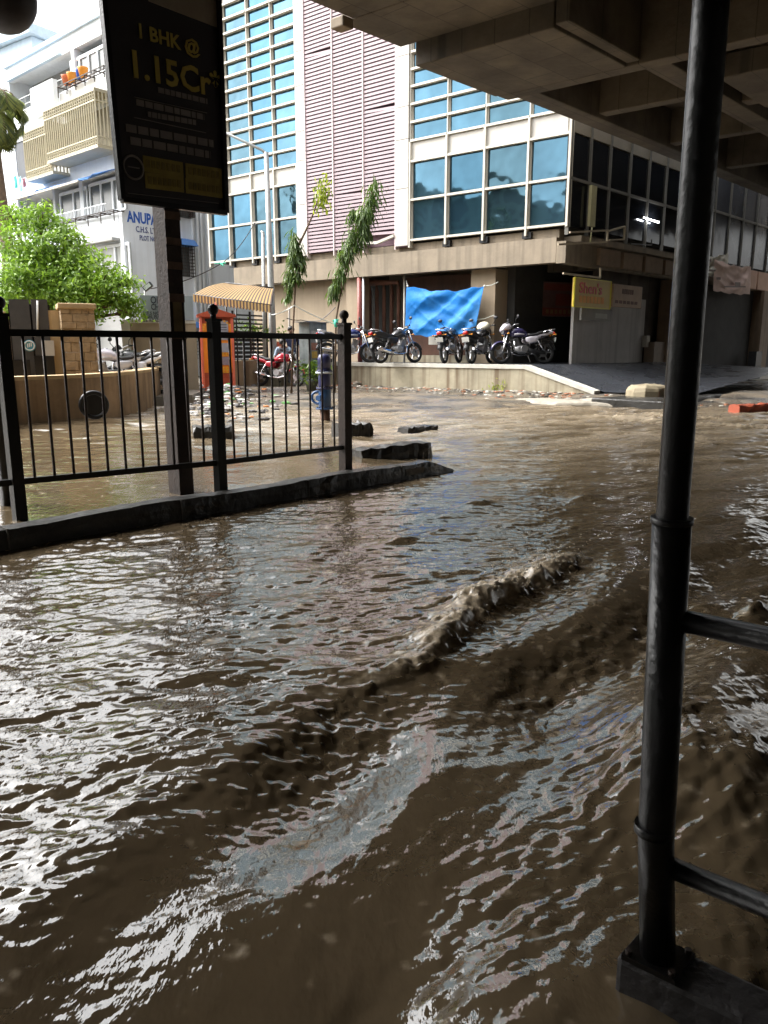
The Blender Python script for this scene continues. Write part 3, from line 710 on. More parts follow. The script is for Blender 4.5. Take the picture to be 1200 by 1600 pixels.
# ================================================================== glass office building
ob = thing('office_building', W(5, 3, 0), 'tall building with blue glass bays and a pale mauve louvre screen above the parking platform', 'building')
TOP = 19.0
def stpart(name, mat, args, parent=None, bevel=0):
    mb = MB()
    for a in args: mb.stbox(*a)
    return mb.build(name, mat, parent or ob, bevel=bevel)
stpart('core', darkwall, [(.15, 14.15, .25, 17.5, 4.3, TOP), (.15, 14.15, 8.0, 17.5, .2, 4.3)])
stpart('floor_beam', beamcon, [(.28, 13.0, 0, .35, 3.43, 4.06), (.28, 13.0, .12, .35, 4.06, 4.28)])
stpart('floor_slab', concrete, [(.3, 13.0, .35, 9.0, 3.9, 4.28), (.3, 13.0, 2.6, 2.95, 3.45, 3.9), (3.3, 3.65, .35, 8, 3.5, 3.9), (9.2, 9.5, .35, 3.5, 3.5, 3.9)])
ROWS = [7.12, 7.62, 8.10, 8.57, 9.02, 9.47, 9.92, 10.37, 10.82, 11.27, 11.72, 12.17, 12.62]
gpick = random.Random(12)
glasses = [glassblue, glassmat('paler blue glass', (.062, .135, .19), .06, .8, .2), glassmat('greyer blue glass', (.054, .112, .148), .05, .8, .3)]
def bay(s0, s1, right):
    """one glass bay column: a two pane window, a panel, a many pane window, a panel, and again"""
    z0 = 4.34 if right else 4.30
    fr_ = .035
    def win(za, zb, rows):
        g = MB(); g.stbox(s0 + .03, s1 - .03, .09, .14, za, zb); w = g.build('window', gpick.choice(glasses), ob)
        f = MB()
        for z in rows: f.stbox(s0 + .018, s1 - .018, -.035, .1, z - .031, z + .031)
        for e in (s0 + .035, s1 - .035): f.stbox(e - .012, e + .012, .05, .085, rows[0], rows[-1])
        f.build('frame', framewhite, w)
        return w
    win(z0, 6.58, [z0 + .03, 5.50, 6.56])
    stpart('cladding_panel', whitepanel, [(s0 + .012, s1 - .012, .03, .12, 6.60, 7.08)])
    win(7.10, 12.64, ROWS)
    stpart('cladding_panel', whitepanel, [(s0 + .012, s1 - .012, .03, .12, 12.67, 13.4)])
    win(13.42, TOP, [13.45 + .48 * k for k in range(11)])
RB = [0.0, 1.18, 2.52, 3.77, 5.06]
LB = [9.68, 10.78, 11.92, 13.12, 14.25]
for B, r in ((RB, True), (LB, False)):
    for i in range(4): bay(B[i], B[i + 1], r)
    for s in B:
        mb = MB().stbox(s - .030, s + .030, -.045, .1, 4.16 if s > .1 else 4.3, 7.09).stbox(s - .016, s + .016, -.01, .1, 7.091, TOP); mb.build('mullion', framewhite, ob)
    for s in B[1:-1]:
        MB().stbox(s - .13, s + .13, .02, .14, 4.10, 4.26).build('bracket', darkmetal, ob)
# joints run through the pilasters
for s0, s1 in ((5.09, 5.56), (9.26, 9.65)):
    mb = MB(); z = 4.22
    for h in (1.62, 1.35, .88, 1.35, 1.0, 1.35, 1.35, 1.35, 1.35, 1.35, 2.5):
        mb.stbox(s0, s1, -.06, .2, z + .008, min(TOP, z + h - .008)); z += h
    mb.build('pilaster', whitepanel, ob)
    MB().stbox(s0 + .02, s1 - .02, -.03, .2, 4.2, TOP).build('pilaster_core', louvreback, ob)
# louvre screen
stpart('screen_backing', louvreback, [(5.58, 9.24, .14, .22, 4.3, TOP)])
ls = MB(); rg = random.Random(5); z = 4.30; k = 0
div = [5.57, 6.82, 8.06, 9.25]
while z < TOP:
    for i in range(3):
        a, b = div[i] + .012, div[i + 1] - .012
        if i == 0 and z < 4.62: continue
        da, db = (rg.choice((0, 0, 0, -.03, -.055)) if rg.random() < .05 else 0), 0
        ls.hexa([W(a, -.03, z + da), W(b, -.03, z + db), W(b, .09, z + db + .03), W(a, .09, z + da + .03),
                 W(a, -.03, z + da + .074), W(b, -.03, z + db + .074), W(b, .09, z + db + .095), W(a, .09, z + da + .095)])
    z += .113
scr = ls.build('louvre_screen', louvre, ob)
for s in div: MB().stbox(s - .018, s + .018, -.06, .1, 4.14, TOP).build('screen_divider', M('pale mauve frame', (.66, .56, .55), .5, 0, .06), scr)
bs = MB(); bs.hexa([W(5.6, -.10, 4.50), W(6.2, -.16, 4.34), W(6.2, -.06, 4.34), W(5.6, 0, 4.50), W(5.6, -.10, 4.58), W(6.2, -.16, 4.42), W(6.2, -.06, 4.42), W(5.6, 0, 4.58)])
bs.hexa([W(6.2, -.16, 4.34), W(6.8, -.10, 4.40), W(6.8, 0, 4.40), W(6.2, -.06, 4.34), W(6.2, -.16, 4.42), W(6.8, -.10, 4.47), W(6.8, 0, 4.47), W(6.2, -.06, 4.42)])
bs.build('bent_slat', framewhite, scr)
# shaded side along the road under the flyover
TB = [0.02, 1.0, 2.05, 3.2, 4.35, 5.5, 6.7]
for i in range(6):
    g = MB().stbox(.02, .12, TB[i] + .03, TB[i + 1] - .03, 4.34, 6.56); w = g.build('window', glassdark, ob)
    MB().stbox(-.03, .04, TB[i] + .04, TB[i + 1] - .04, 5.45, 5.52).build('frame', M('shade dulled frame', (.11, .105, .09), .5, 0, .2), w)  # cream frame darkened in colour for the flyover's shade
    stpart('cladding_panel', M('shade dulled cladding', (.24, .21, .16), .6, 0, .1), [(.0, .12, TB[i] + .01, TB[i + 1] - .01, 6.6, 7.15)])  # copy of the cream cladding with shade put into its colour
    MB().stbox(-.04, .06, TB[i] - .025, TB[i] + .025, 4.1, 7.1).build('mullion', M('shade dulled frame', (.11, .105, .09), .5), ob)
g = MB().stbox(.02, .12, .15, 17.4, 7.17, TOP - .1).build('upper_glazing', glassdark, ob)
TG = [6.75, 8.0, 9.3, 10.6, 11.9, 13.2, 14.6, 16.0, 17.4]
for i in range(8):
    w = MB().stbox(.02, .12, TG[i] + .03, TG[i + 1] - .03, 4.2, 7.1).build('window', glassgrey, ob)
    MB().stbox(-.03, .04, TG[i] + .04, TG[i + 1] - .04, 5.75, 5.82).build('frame', M('shade dulled frame', (.11, .105, .09), .5), w)
    MB().stbox(-.04, .06, TG[i] - .025, TG[i] + .025, 3.9, 7.1).build('mullion', M('shade dulled frame', (.11, .105, .09), .5), ob)
stpart('floor_beam', M('shade toned beam concrete', (.22, .18, .13), .85, 0, .2, 2, bump=.25, streak=.5), [(-.0, .27, -.0, 17.4, 3.40, 3.95), (-.22, .27, .35, 9.0, 3.95, 4.10)])  # facade beam concrete copied darker, so the colour holds the shade
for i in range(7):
    stpart('ledge_panel', M('shade toned tan panel', (.27, .20, .14), .8, 0, .2), [(-.10, -.004, 1.6 + i * 1.35, 2.75 + i * 1.35, 3.46, 3.90)])  # tan paint copied darker, shade put into the colour
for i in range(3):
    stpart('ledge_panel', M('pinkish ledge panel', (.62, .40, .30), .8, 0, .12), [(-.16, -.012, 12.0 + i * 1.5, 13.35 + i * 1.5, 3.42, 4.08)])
# ground storey walls
s1, _ = onF(365, 500, .5); s2, _ = onF(545, 500, .5)
stpart('ground_wall', tan, [(s2, 12.6, .5, .8, PZ, 3.44)])
c1a, _ = onF(566, 480, .3); c1b, _ = onF(545, 480, .3)
stpart('column', tan, [(c1a, c1b + .02, .2, .62, PZ, 3.43)])
c2a, _ = onF(771, 480, .3); c2b, _ = onF(733, 480, .3)
stpart('column', tan, [(c2a, c2b, .36, .95, PZ, 3.42)])
stpart('recess_wall', M('grey recess wall', (.33, .29, .23), .85, 0, .12, 2, streak=.3), [(c2b - .1, c1a + .3, 1.9, 2.1, PZ, 3.9)])
stpart('brown_boarding', brownboard, [(c2b + .02, onF(632, 480, 1.3)[0], 1.2, 1.3, PZ + .02, 3.42)])
stpart('plinth_step', wallcon, [(c2b + .02, c1a - .1, .75, 1.19, PZ, PZ + .22)])
# drain pipes in the recess
mb = MB()
pp = []
for px in (578, 589, 600, 612, 623):
    s, _ = onF(px, 480, 1.2); pp.append(s)
    r = .065
    MB().tube([W(s, 1.2, PZ), W(s, 1.2, 3.05), W(s - .15, 1.0, 3.28), W(s + 1.2, .75, 3.36)], r, 10).build('drain_pipe', brownpipe, ob)
s, _ = onF(562, 480, .08); MB().tube([W(s, .08, PZ), W(s, .08, 3.43)], .075, 12).build('red_pipe', redpipe, ob)
s, _ = onF(567.5, 480, .08); MB().tube([W(s, .09, PZ), W(s, .09, 3.43)], .035, 8).build('grey_pipe', whitewall, ob)
s, _ = onF(632, 480, .5); MB().tube([W(s, .5, PZ), W(s, .5, 3.43)], .035, 8).build('grey_pipe', coping, ob)
# meter panel
s, z = onF(684, 525, .7); 
stpart('meter_panel', coping, [(s - .28, s + .28, .62, .7, z - .26, z + .28)])
mb = MB(); mb.stbox(s - .05, s + .02, .58, .62, z - .12, z + .05); mb.stbox(s + .05, s + .2, .6, .62, z + .02, z + .18); mb.build('switch', darkmetal, ob)
# dark opening, inner shutters and shop fronts on the shaded corner
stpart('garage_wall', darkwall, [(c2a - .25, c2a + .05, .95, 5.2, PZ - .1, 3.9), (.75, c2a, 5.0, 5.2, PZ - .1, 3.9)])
mb = MB()
for k in range(24): mb.stbox(1.4, c2a - .05, 4.9, 4.96, PZ + .02 + k * .1, PZ + .09 + k * .1)
mb.build('rolling_shutter', darkshutter, ob)
stpart('ceiling_soffit', concrete, [(.3, c2a, .36, 5.0, 3.86, 3.895)])
stpart('shop_wall', M('grimy shop wall', (.12, .10, .085), .85, 0, .3, 2, streak=.4), [(.75, .95, 3.2, 17.4, .0, 3.9)])
ta, _ = onS(893, 520, .7); tb, _ = onS(1004, 520, .7)
stpart('plaster_panel', plaster, [(.66, .74, ta, tb, .5, 2.75)])
stpart('meter_box', coping, [(.5, .66, tb - .1, tb + .12, 1.25, 1.62)])
stpart('shop_counter', M('brown counter', (.20, .15, .11), .7, 0, .2), [(.3, .64, tb + .05, onS(1040, 540, .3)[0] + .3, .2, 1.42)])
ta, _ = onS(1101, 520, .7); tb, _ = onS(1158, 520, .7)
mb = MB(); k = 0
while .75 + k * .075 < 2.75:
    mb.stbox(.62, .72, ta, tb, .75 + k * .075, .75 + k * .075 + .062); k += 1
mb.build('rolling_shutter', shutterm, ob)
stpart('shutter_guide', greysteel, [(.58, .73, ta - .1, ta, .4, 2.8)])
for k in range(3):
    stpart('step', coping, [(.62 - .30 * (k + 1), .62 - .30 * k, ta + .1 - .1 * k, tb + .5 + .3 * k, .0, .70 - .20 * k)])
tc_, _ = onS(1192, 520, .7)
stpart('ochre_wall', ochre, [(.6, .74, tb + .1, tc_ + .4, .2, 2.72)])
stpart('shop_column', M('dark tan column', (.20, .14, .09), .8, 0, .2, 2, streak=.5), [(-.25, .3, onS(1178, 520, 0)[0], onS(1178, 520, 0)[0] + .9, -.1, 3.4)])
stpart('shop_column', M('dark tan column', (.20, .14, .09), .8), [(.2, .6, onS(1045, 520, .2)[0], onS(1045, 520, .2)[0] + .7, -.1, 3.4)])
stpart('low_box', darkmetal, [(-.55, -.26, onS(1172, 560, -.3)[0] - .1, onS(1172, 560, -.3)[0] + .5, .05, 1.1)])
# ------------------------------------------------ signs and cloths hung on the shaded side
def side_quad(x0, y0, x1, y1, s):   # rectangle on a plane parallel to the shaded side, picked by its left and right edges
    a, b = V(x0, y0, W(s, 0), U2), V(x1, y1, W(s, 0), U2); return a, b
nS = (-U1).normalized()
def signboard(name, label, x0, x1, yt, yb, s, mat, cat='shop sign', th=.06):
    a = V(x0, yb, W(s, 0), U2); b = V(x1, yb, W(s, 0), U2); zt = V(x0, yt, W(s, 0), U2).z; zb = a.z
    o = thing(name, Vector((a.x, a.y, zb)), label, cat)
    a.z = b.z = zb
    u = (b - a).normalized(); nn = Vector((u.y, -u.x, 0))
    MB().quadslab([a, b, b + Z * (zt - zb), a + Z * (zt - zb)], th).build('panel', mat, o)
    return o, a, b, u, nn, zt - zb
o, a, b, u, nn, h = signboard('shop_sign', "yellow shop sign board with red lettering under the balcony", 896, 953, 433, 479, -.05, yellowsign)
L_ = (b - a).length
text("Shen's", a + u * L_ * .12 + nn * .008 + Z * h * .50, u, Z, h * .52, redpaint, o, depth=.004, bold=.02, sx=.72 * L_ / (h * 1.5))
mb = MB()
for k in range(7):
    p = a + u * L_ * (.14 + .1 * k) + nn * .004 + Z * h * .16; mb.quadslab([p, p + u * L_ * .075, p + u * L_ * .075 + Z * h * .24, p + Z * h * .24], .004)
mb.build('small_print', M('orange sign print', (.62, .26, .03), .6, 0, .1), o)
mb = MB()
for p, q in ((a, b), (a + Z * h, b + Z * h)): mb.bar(p, q, .03, .03)
mb.bar(a, a + Z * h, .03, .03); mb.bar(b, b + Z * h, .03, .03); mb.build('sign_frame', M('lime yellow edge', (.58, .52, .04), .5), o)
o, a, b, u, nn, h = signboard('shop_sign', 'dull tan shop sign board to the right of the yellow one', 957, 1002, 443, 479, .1, M('dull tan board', (.34, .22, .13), .6, 0, .15, 3))
L_ = (b - a).length; mb = MB()
for (x, z, w, hh) in ((.3, .6, .4, .22), (.08, .16, .8, .14)):
    n = 6
    for k in range(n):
        p = a + u * L_ * (x + w * k / n) + nn * .004 + Z * h * z; mb.quadslab([p, p + u * L_ * w / n * .75, p + u * L_ * w / n * .75 + Z * h * hh, p + Z * h * hh], .004)
mb.build('worn_lettering', M('brown worn print', (.14, .07, .05), .7), o)
o, a, b, u, nn, h = signboard('shop_sign', 'dim grey board hanging just below the yellow shop sign', 908, 955, 480, 500, .35, M('dim grey board', (.20, .19, .17), .6, 0, .2, 3))
L_ = (b - a).length; mb = MB()
p = a + u * L_ * .45 + nn * .004 + Z * h * .2; mb.quadslab([p, p + u * L_ * .4, p + u * L_ * .4 + Z * h * .4, p + Z * h * .4], .004); mb.build('label_strip', M('pale strip', (.33, .33, .29), .6), o)
# red board inside the dark opening
a = P(846, 494, 24.0); b = P(898, 494, 24.6); b.z = a.z; o = thing('shop_sign', a.copy(), 'dim red and brown shop sign deep in the dark opening behind the white motorbike', 'shop sign')
h = 1.02; u = (b - a).normalized(); nn = Vector((u.y, -u.x, 0)); L_ = (b - a).length
MB().quadslab([a, b, b + Z * h, a + Z * h], .08).build('panel', M('brown sign panel', (.13, .07, .06), .6, 0, .2), o)
mb = MB()
for (x, z, w, hh) in ((.03, .03, .92, .22), (.05, .75, .9, .2), (.4, .32, .5, .34)):
    p = a + u * L_ * x + nn * .004 + Z * h * z; mb.quadslab([p, p + u * L_ * w, p + u * L_ * w + Z * h * hh, p + Z * h * hh], .006)
mb.build('red_band', M('dim red', (.17, .035, .025), .6, 0, .1), o)
mb = MB()
for k in range(6):
    p = a + u * L_ * (.12 + .13 * k) + nn * .012 + Z * h * .08; mb.quadslab([p, p + u * L_ * .08, p + u * L_ * .08 + Z * h * .12, p + Z * h * .12], .004)
mb.build('worn_lettering', M('faded ochre print', (.20, .12, .05), .6), o)
# hanging banner cloths
def cloth(name, label, q, mat, seed, cat, nx=26, ny=18, sag=.05, amp=.03, parent_mat=None):
    """hanging cloth between four corners (tl, tr, br, bl) with folds"""
    g = np.random.default_rng(seed); tl, tr, br, bl = [Vector(p) for p in q]; n = (tr - tl).cross(bl - tl).normalized()
    if n.y > 0: n = -n
    vs = []; ph = g.random(6) * 6.28
    for j in range(ny + 1):
        v = j / ny
        for i in range(nx + 1):
            u = i / nx
            p = tl.lerp(tr, u).lerp(bl.lerp(br, u), v)
            p = p - Z * sag * 4 * u * (1 - u) * (1 - v * .55)
            w = amp * (math.sin(5 * u + 7 * v + ph[0]) * .6 + math.sin(15 * (u * (1 - .5 * v)) + 5 * v + ph[1]) * .35 + .35 * math.sin(23 * (v - .4 * u) + ph[2]) * u * (1 - u) * 2 + .5 * math.sin(11 * (v + 1.2 * u * u) + ph[3]) + .45 * (1 - abs(math.sin(9 * (u + .6 * v) + ph[5]))) ** 3 + .4 * (1 - abs(math.sin(7.5 * (u - .9 * v) + ph[1]))) ** 4)
            e = min(1, 6 * min(u, 1 - u, v, 1 - v) + .15)
            vs.append(p + n * (w * e + .02) + (Z * .022 * math.sin(19 * u + ph[4]) + Z * .012 * math.sin(41 * u + ph[2])) * (v > .97 or v < .03))
    m = nx + 1; fs = [(j * m + i, j * m + i + 1, (j + 1) * m + i + 1, (j + 1) * m + i) for j in range(ny) for i in range(nx)]
    mb = MB().add(vs, fs, True); o = mb.build(name, mat, label=label, cat=cat)
    md = o.modifiers.new('Solid', 'SOLIDIFY'); md.thickness = .006
    md = o.modifiers.new('Sub', 'SUBSURF'); md.levels = 1; md.render_levels = 2
    return o
def sq4(s, x0, yt0, x1, yt1, yb1, yb0): return [V(x0, yt0, W(s, 0), U2), V(x1, yt1, W(s, 0), U2), V(x1 - 2, yb1, W(s, 0), U2), V(x0 - 2, yb0, W(s, 0), U2)]
cl1 = cloth('banner_cloth', 'crumpled off white banner cloth with dark print tied to the ledge', sq4(-.3, 1092, 402, 1137, 395, 431, 432), cloth_white, 3, 'banner', sag=.06, amp=.05)
cl2 = cloth('banner_cloth', 'sagging pale pink banner cloth below the grey glass balcony', sq4(-.34, 1115, 404, 1173, 416, 460, 454), cloth_pink, 4, 'banner', sag=.10, amp=.05)
for c_, s, rects in ((cl1, -.39, ((1104, 405, 1112, 409), (1103, 421, 1118, 424))), (cl2, -.46, ((1120, 433, 1126, 437), (1149, 441, 1157, 447), (1132, 447, 1165, 449)))):
    mb = MB()
    for (x0, y0, x1, y1) in rects:
        mb.quadslab([V(x0, y1, W(s, 0), U2), V(x1, y1, W(s, 0), U2), V(x1, y0, W(s, 0), U2), V(x0, y0, W(s, 0), U2)], .004)
    mb.build('print', M('faded dark print', (.18, .13, .12), .7), c_)
cloth('hanging_cloth', 'small dark maroon cloth hanging above the rolling shutter', sq4(.45, 1126, 459, 1146, 461, 476, 474), M('maroon cloth', (.20, .06, .08), .8), 6, 'cloth', 10, 8, .02, .02)
cloth('hanging_cloth', 'small blue grey cloth hanging next to the maroon one', sq4(.45, 1148, 460, 1174, 462, 478, 476), M('blue grey cloth', (.22, .24, .32), .8), 7, 'cloth', 10, 8, .02, .02)
# empty sign frames bracketed off the corner
def frame(label, pts, r=.022, mat=None):
    mb = MB(); pts = [Vector(p) for p in pts]
    for a, b in zip(pts, pts[1:]): mb.bar(a, b, r * 2, r * 2)
    return mb.build('sign_frame', mat or M('pale rusty frame', (.40, .34, .24), .6, .2, .2), label=label, cat='metal frame')
def fp(x, y, s): return V(x, y, W(s, 0), U2)
frame('empty pale metal frame sticking out below the corner of the blue glass', [fp(872, 382, -.55), fp(948, 378, -.55), fp(950, 360, -.55), fp(890, 363, -.55)])
frame('second empty metal frame behind the one at the glass corner', [fp(948, 362, -.32), fp(976, 354, -.32), fp(975, 374, -.32), fp(952, 375, -.32)])
frame('empty pale frame right above the yellow shop sign', [fp(880, 427, -.4), fp(938, 434, -.4), fp(938, 418, -.4)])
frame('thin dark frame under the long dark glass', [fp(985, 381, -.3), fp(1018, 383, -.3), fp(1018, 374, -.3)], .014, darkmetal)
MB().tube([fp(925, 355, -.25), fp(922, 380, -.25)], .02).build('stub_pipe', M('lime frame', (.42, .40, .22), .6), ob)
stpart('open_vent', M('lime frame', (.42, .40, .22), .6), [(-.13, -.05, onS(922, 320, -.1)[0], onS(930, 320, -.1)[0], 4.4, 5.42)])
# lit tube lamp by the dark glass
a = V(1009, 341, W(-.12, 0), U2); b = V(1029, 346, W(-.12, 0), U2); b.z = a.z - .02
tl_ = thing('tube_lamp', a, 'short lit white tube lamp in front of the dark glass', 'lamp')
MB().tube([a, b], .019, 8).build('tube', tubelamp, tl_)
off2 = U1 * .09 + Z * .03
MB().bar(a + off2, b + off2, .05, .05).build('batten', white, tl_)
# ------------------------------------------------ tarpaulin tied to pipe and column
cloth('tarpaulin', 'bright blue tarpaulin tied between the drain pipes and the column behind the motorbikes', [W(*[onF(636, 446, .12)[0], .12, onF(636, 446, .12)[1]]), W(onF(757, 446, .12)[0], .12, onF(757, 446, .12)[1]), W(onF(744, 519, .05)[0], .02, onF(744, 519, .05)[1]), W(onF(633, 523, .05)[0], .05, onF(633, 523, .05)[1])], bluesheet, 9, 'tarpaulin', 44, 34, .16, .065)
for (x, y, x2, y2, lb) in ((757, 447, 772, 440, 'short white rope tying the top right corner of the blue tarpaulin'), (637, 447, 628, 438, 'short white rope tying the top left corner of the blue tarpaulin'), (742, 500, 766, 492, 'frayed rope knotted at the lower right edge of the blue tarpaulin')):
    a = W(onF(x, y, .1)[0], .1, onF(x, y, .1)[1]); b = W(onF(x2, y2, .1)[0], .3, onF(x2, y2, .1)[1])
    MB().tube([a, a.lerp(b, .5) - Z * .03, b], .013, 5).ball(a, .035, 8).build('rope', ropewhite, label=lb, cat='rope')
# ================================================================== flyover overhead
fo = thing('flyover', W(-8, -12, 5.9), 'brown concrete flyover deck with beams and hanging slabs passing overhead', 'flyover')
def fpart(name, args, mat=concrete, bevel=.02):
    mb = MB()
    for a in args: mb.stbox(*a)
    return mb.build(name, mat, fo, bevel=bevel)
fpart('deck_slab', [(-30, -1.5, -90, 20, 7.0, 7.6)])
fpart('parapet', [(-1.7, -1.45, -90, 20, 7.603, 8.5)])
fpart('edge_beam', [(-1.95, -1.47, -4.93, 20, 6.12, 6.998)])
fpart('edge_beam', [(-2.6, -1.40, -90, -9.06, 6.36, 6.998)])
fpart('girder', [(-4.62, -4.16, -5.0, 20, 6.05, 6.997)])
for s in (-9.5, -14.5, -20): fpart('girder', [(s - .45, s, -90, 20, 6.0, 6.997)])
fpart('cross_beam', [(-9.49, -1.48, -5.28, -4.94, 6.003, 6.996)])
for t in (-2.3, 1.2, 4.8, 8.4, 12): fpart('cross_beam', [(-4.15, -1.96, t, t + .32, 6.2, 6.995), (-9.49, -4.63, t + .7, t + 1.05, 6.1, 6.995)])
for t in (-14.2, -18.5, -23, -28): fpart('cross_beam', [(-9.49, -2.61, t, t + .4, 6.25, 6.995)])
fpart('hanging_slab', [(-4.06, -1.44, -7.62, -5.29, 6.0, 6.42)])
fpart('hanging_slab', [(-4.11, -1.13, -9.05, -7.63, 6.36, 6.62)])
fpart('hanging_slab', [(-7.7, -4.95, -3.6, -1.2, 6.02, 6.42)])
fpart('nib', [(-1.62, -1.40, -7.62, -7.28, 6.425, 6.62), (-1.42, -1.15, -9.3, -9.065, 6.2, 6.358)], beamcon)
fpart('web', [(-4.06, -1.6, -7.55, -7.3, 6.425, 6.994), (-4.11, -1.5, -9.05, -8.8, 6.625, 6.994), (-4.3, -4.07, -7.6, -5.3, 6.05, 6.994), (-1.9, -1.6, -7.25, -5.3, 6.43, 6.994), (-1.8, -1.5, -8.79, -7.64, 6.625, 6.994)])
lbk = thing('corner_house', Vector((-36, 2, 0)), 'greyish green house across the side road, mirrored in the blue glass', 'building')
MB().box((-36, 3, 6.2), (9, 34, 12.4)).build('wall', M('grey green wall', (.30, .33, .27), .8, 0, .25, .5), lbk)
for yy in range(-12, 20, 4):
    for zz in (1.8, 5.0, 8.2, 11.0): MB().box((-31.47, yy + (zz % 1.3), zz), (.08, 1.9, 1.5)).build('window', windowdark, lbk)
# unseen dark row added to block light, behind the camera's right shoulder
opp = thing('light_block_row', W(-32, -20, 0), 'unseen dark row of shops added across the road to block light under the flyover', 'building')
mb = MB().stbox(-38, -31, -95, 6, -.3, 13); mb.build('wall', M('dark blocker wall', (.07, .06, .05), .9, 0, .3, 1), opp)
for k in range(17):
    MB().stbox(-30.99, -30.9, -93 + k * 5.6, -89 + k * 5.6, .2, 3.0).build('shutter', darkshutter, opp)
# ================================================================== apartment block at the left
A1 = Vector((-.7475, .664, 0)); A2 = Vector((.665, .747, 0))
A0 = P(190, 330, 33.0); A0.z = 0
def AW(a, b, z): v = A0 + A1 * a + A2 * b; return Vector((v.x, v.y, z))
def abox(mb, a0, a1, b0, b1, z0, z1):
    return mb.hexa([AW(a0, b0, z0), AW(a1, b0, z0), AW(a1, b1, z0), AW(a0, b1, z0), AW(a0, b0, z1), AW(a1, b0, z1), AW(a1, b1, z1), AW(a0, b1, z1)])
def onA(x, y, b=0.0):
    v = V(x, y, AW(0, b, 0), A1); dx, dy = v.x - A0.x, v.y - A0.y; de = A1.x * A2.y - A1.y * A2.x
    return (dx * A2.y - dy * A2.x) / de, v.z
def onB(x, y, a=0.0):
    v = V(x, y, AW(a, 0, 0), A2); dx, dy = v.x - A0.x, v.y - A0.y; de = A1.x * A2.y - A1.y * A2.x
    return (A1.x * dy - A1.y * dx) / de, v.z
ap = thing('apartment_building', AW(4, 3, 0), 'white apartment block with balconies, cream window grilles and blue lettering on its side wall', 'building')
def apart(name, mat, args, parent=None):
    mb = MB()
    for a in args: abox(mb, *a)
    return mb.build(name, mat, parent or ap)
AL = onA(17, 200)[0]
TOPZ = onA(165, 22)[1]; PB = onA(165, 50)[1]
z3 = onA(172, 165)[1]       # bottom of the third floor parapet
z3t = onA(172, 110)[1]
z2 = onA(180, 268)[1]; z2t = onA(178, 232)[1]
z1 = onA(188, 372)[1]; z1t = onA(186, 332)[1]
apart('inner_wall', recess, [(0.3, AL - .1, 1.1, 9.5, 0, TOPZ - .3)])
apart('side_wall', whitewall, [(0, .28, 0, 9.6, 0, TOPZ + .2)])
apart('end_wall', whitewall, [(AL - .22, AL, 0, 9.6, 0, TOPZ)])
apart('roof_parapet', whitewall, [(.281, AL - .221, 0, .25, PB, TOPZ), (.281, AL, .251, 9.6, TOPZ - .5, TOPZ - .35)])
apart('roof_trim', trimblue, [(-.05, AL + .05, -.12, .1, TOPZ + .003, TOPZ + .16)])
apart('blue_ledge', trimblue, [(AL * .42, AL - .3, -.18, -.004, PB - .02, PB + .07)])
for (za, zb) in ((z3, z3t), (z2, z2t), (z1, z1t)):
    apart('balcony_wall', whitewall, [(.281, AL - .221, -.02, .2, za, zb)])
    apart('floor_slab', whitewall, [(.281, AL - .221, .201, 1.1, za, za + .15)])
apart('pier', whitewall, [(onA(118, 130)[0] - .1, onA(118, 130)[0] + .1, -.05, 1.05, z3t + .003, PB - .003), (onA(128, 300)[0] - .15, onA(128, 300)[0] + .15, -.04, 1.05, z1t + .003, z2 - .003), (onA(80, 250)[0] - .1, onA(80, 250)[0] + .1, -.04, 1.05, 0, z2 - .003)])
# raised white panel in the third floor parapet
apart('balcony_panel', whitewall, [(onA(92, 150)[0], onA(56, 150)[0], -.25, -.03, z3t - .6, z3t + .55)])
for (xa, xb) in ((114, 92), (56, 34)):
    apart('opening_shade_panel', recess, [(onA(xa, 140)[0] + .1, onA(xb, 140)[0] - .1, -.03, -.021, z3t - .55, z3t - .05)])  # thin grey panel coloured as a shaded opening
mb = MB()
for a in np.arange(AL * .40, AL - .4, .5):
    mb.bar(AW(a, .08, z3t), AW(a, .08, z3t + .55), .03)
for zz in (.25, .55): mb.bar(AW(AL * .4, .08, z3t + zz), AW(AL - .3, .08, z3t + zz), .03)
mb.build('balcony_rail', greysteel, ap)
# third floor window with pots on a bracket shelf
def awindow(x0, x1, zb, zt, cols, b=.25, mat=windowdark, fmat=whitewall):
    a0, a1 = onA(x1, 200)[0], onA(x0, 200)[0]
    w = apart('window', mat, [(a0, a1, b, b + .05, zb, zt)])
    mb = MB()
    for k in range(cols + 1):
        a = a0 + (a1 - a0) * k / cols; abox(mb, a - .045, a + .045, b - .06, b - .002, zb, zt)
    abox(mb, a0, a1, b - .05, b - .003, zb - .04, zb + .05); abox(mb, a0, a1, b - .05, b - .003, zt - .1, zt + .02)
    mb.build('window_frame', fmat, w); return w
awindow(116, 188, z3t + .1, PB - .35, 5, .1)
def shelf(x0, x1, z, name='shelf'):
    a0, a1 = onA(x1, 200)[0], onA(x0, 200)[0]; mb = MB()
    for bb in (-.12, -.3, -.48): mb.bar(AW(a0, bb, z), AW(a1, bb, z), .035)
    n = 5
    for k in range(n + 1):
        a = a0 + (a1 - a0) * k / n; mb.bar(AW(a, -.02, z - .02), AW(a, -.5, z - .02), .035); mb.bar(AW(a, -.48, z), AW(a, -.48, z - .42), .03)
    return mb.build(name, rust, ap)
shelf(112, 186, z3t - .02)
potm = [M('orange pot', (.75, .28, .03), .6), M('terracotta pot', (.55, .16, .07), .7), M('blue bucket', (.02, .10, .55), .5)]
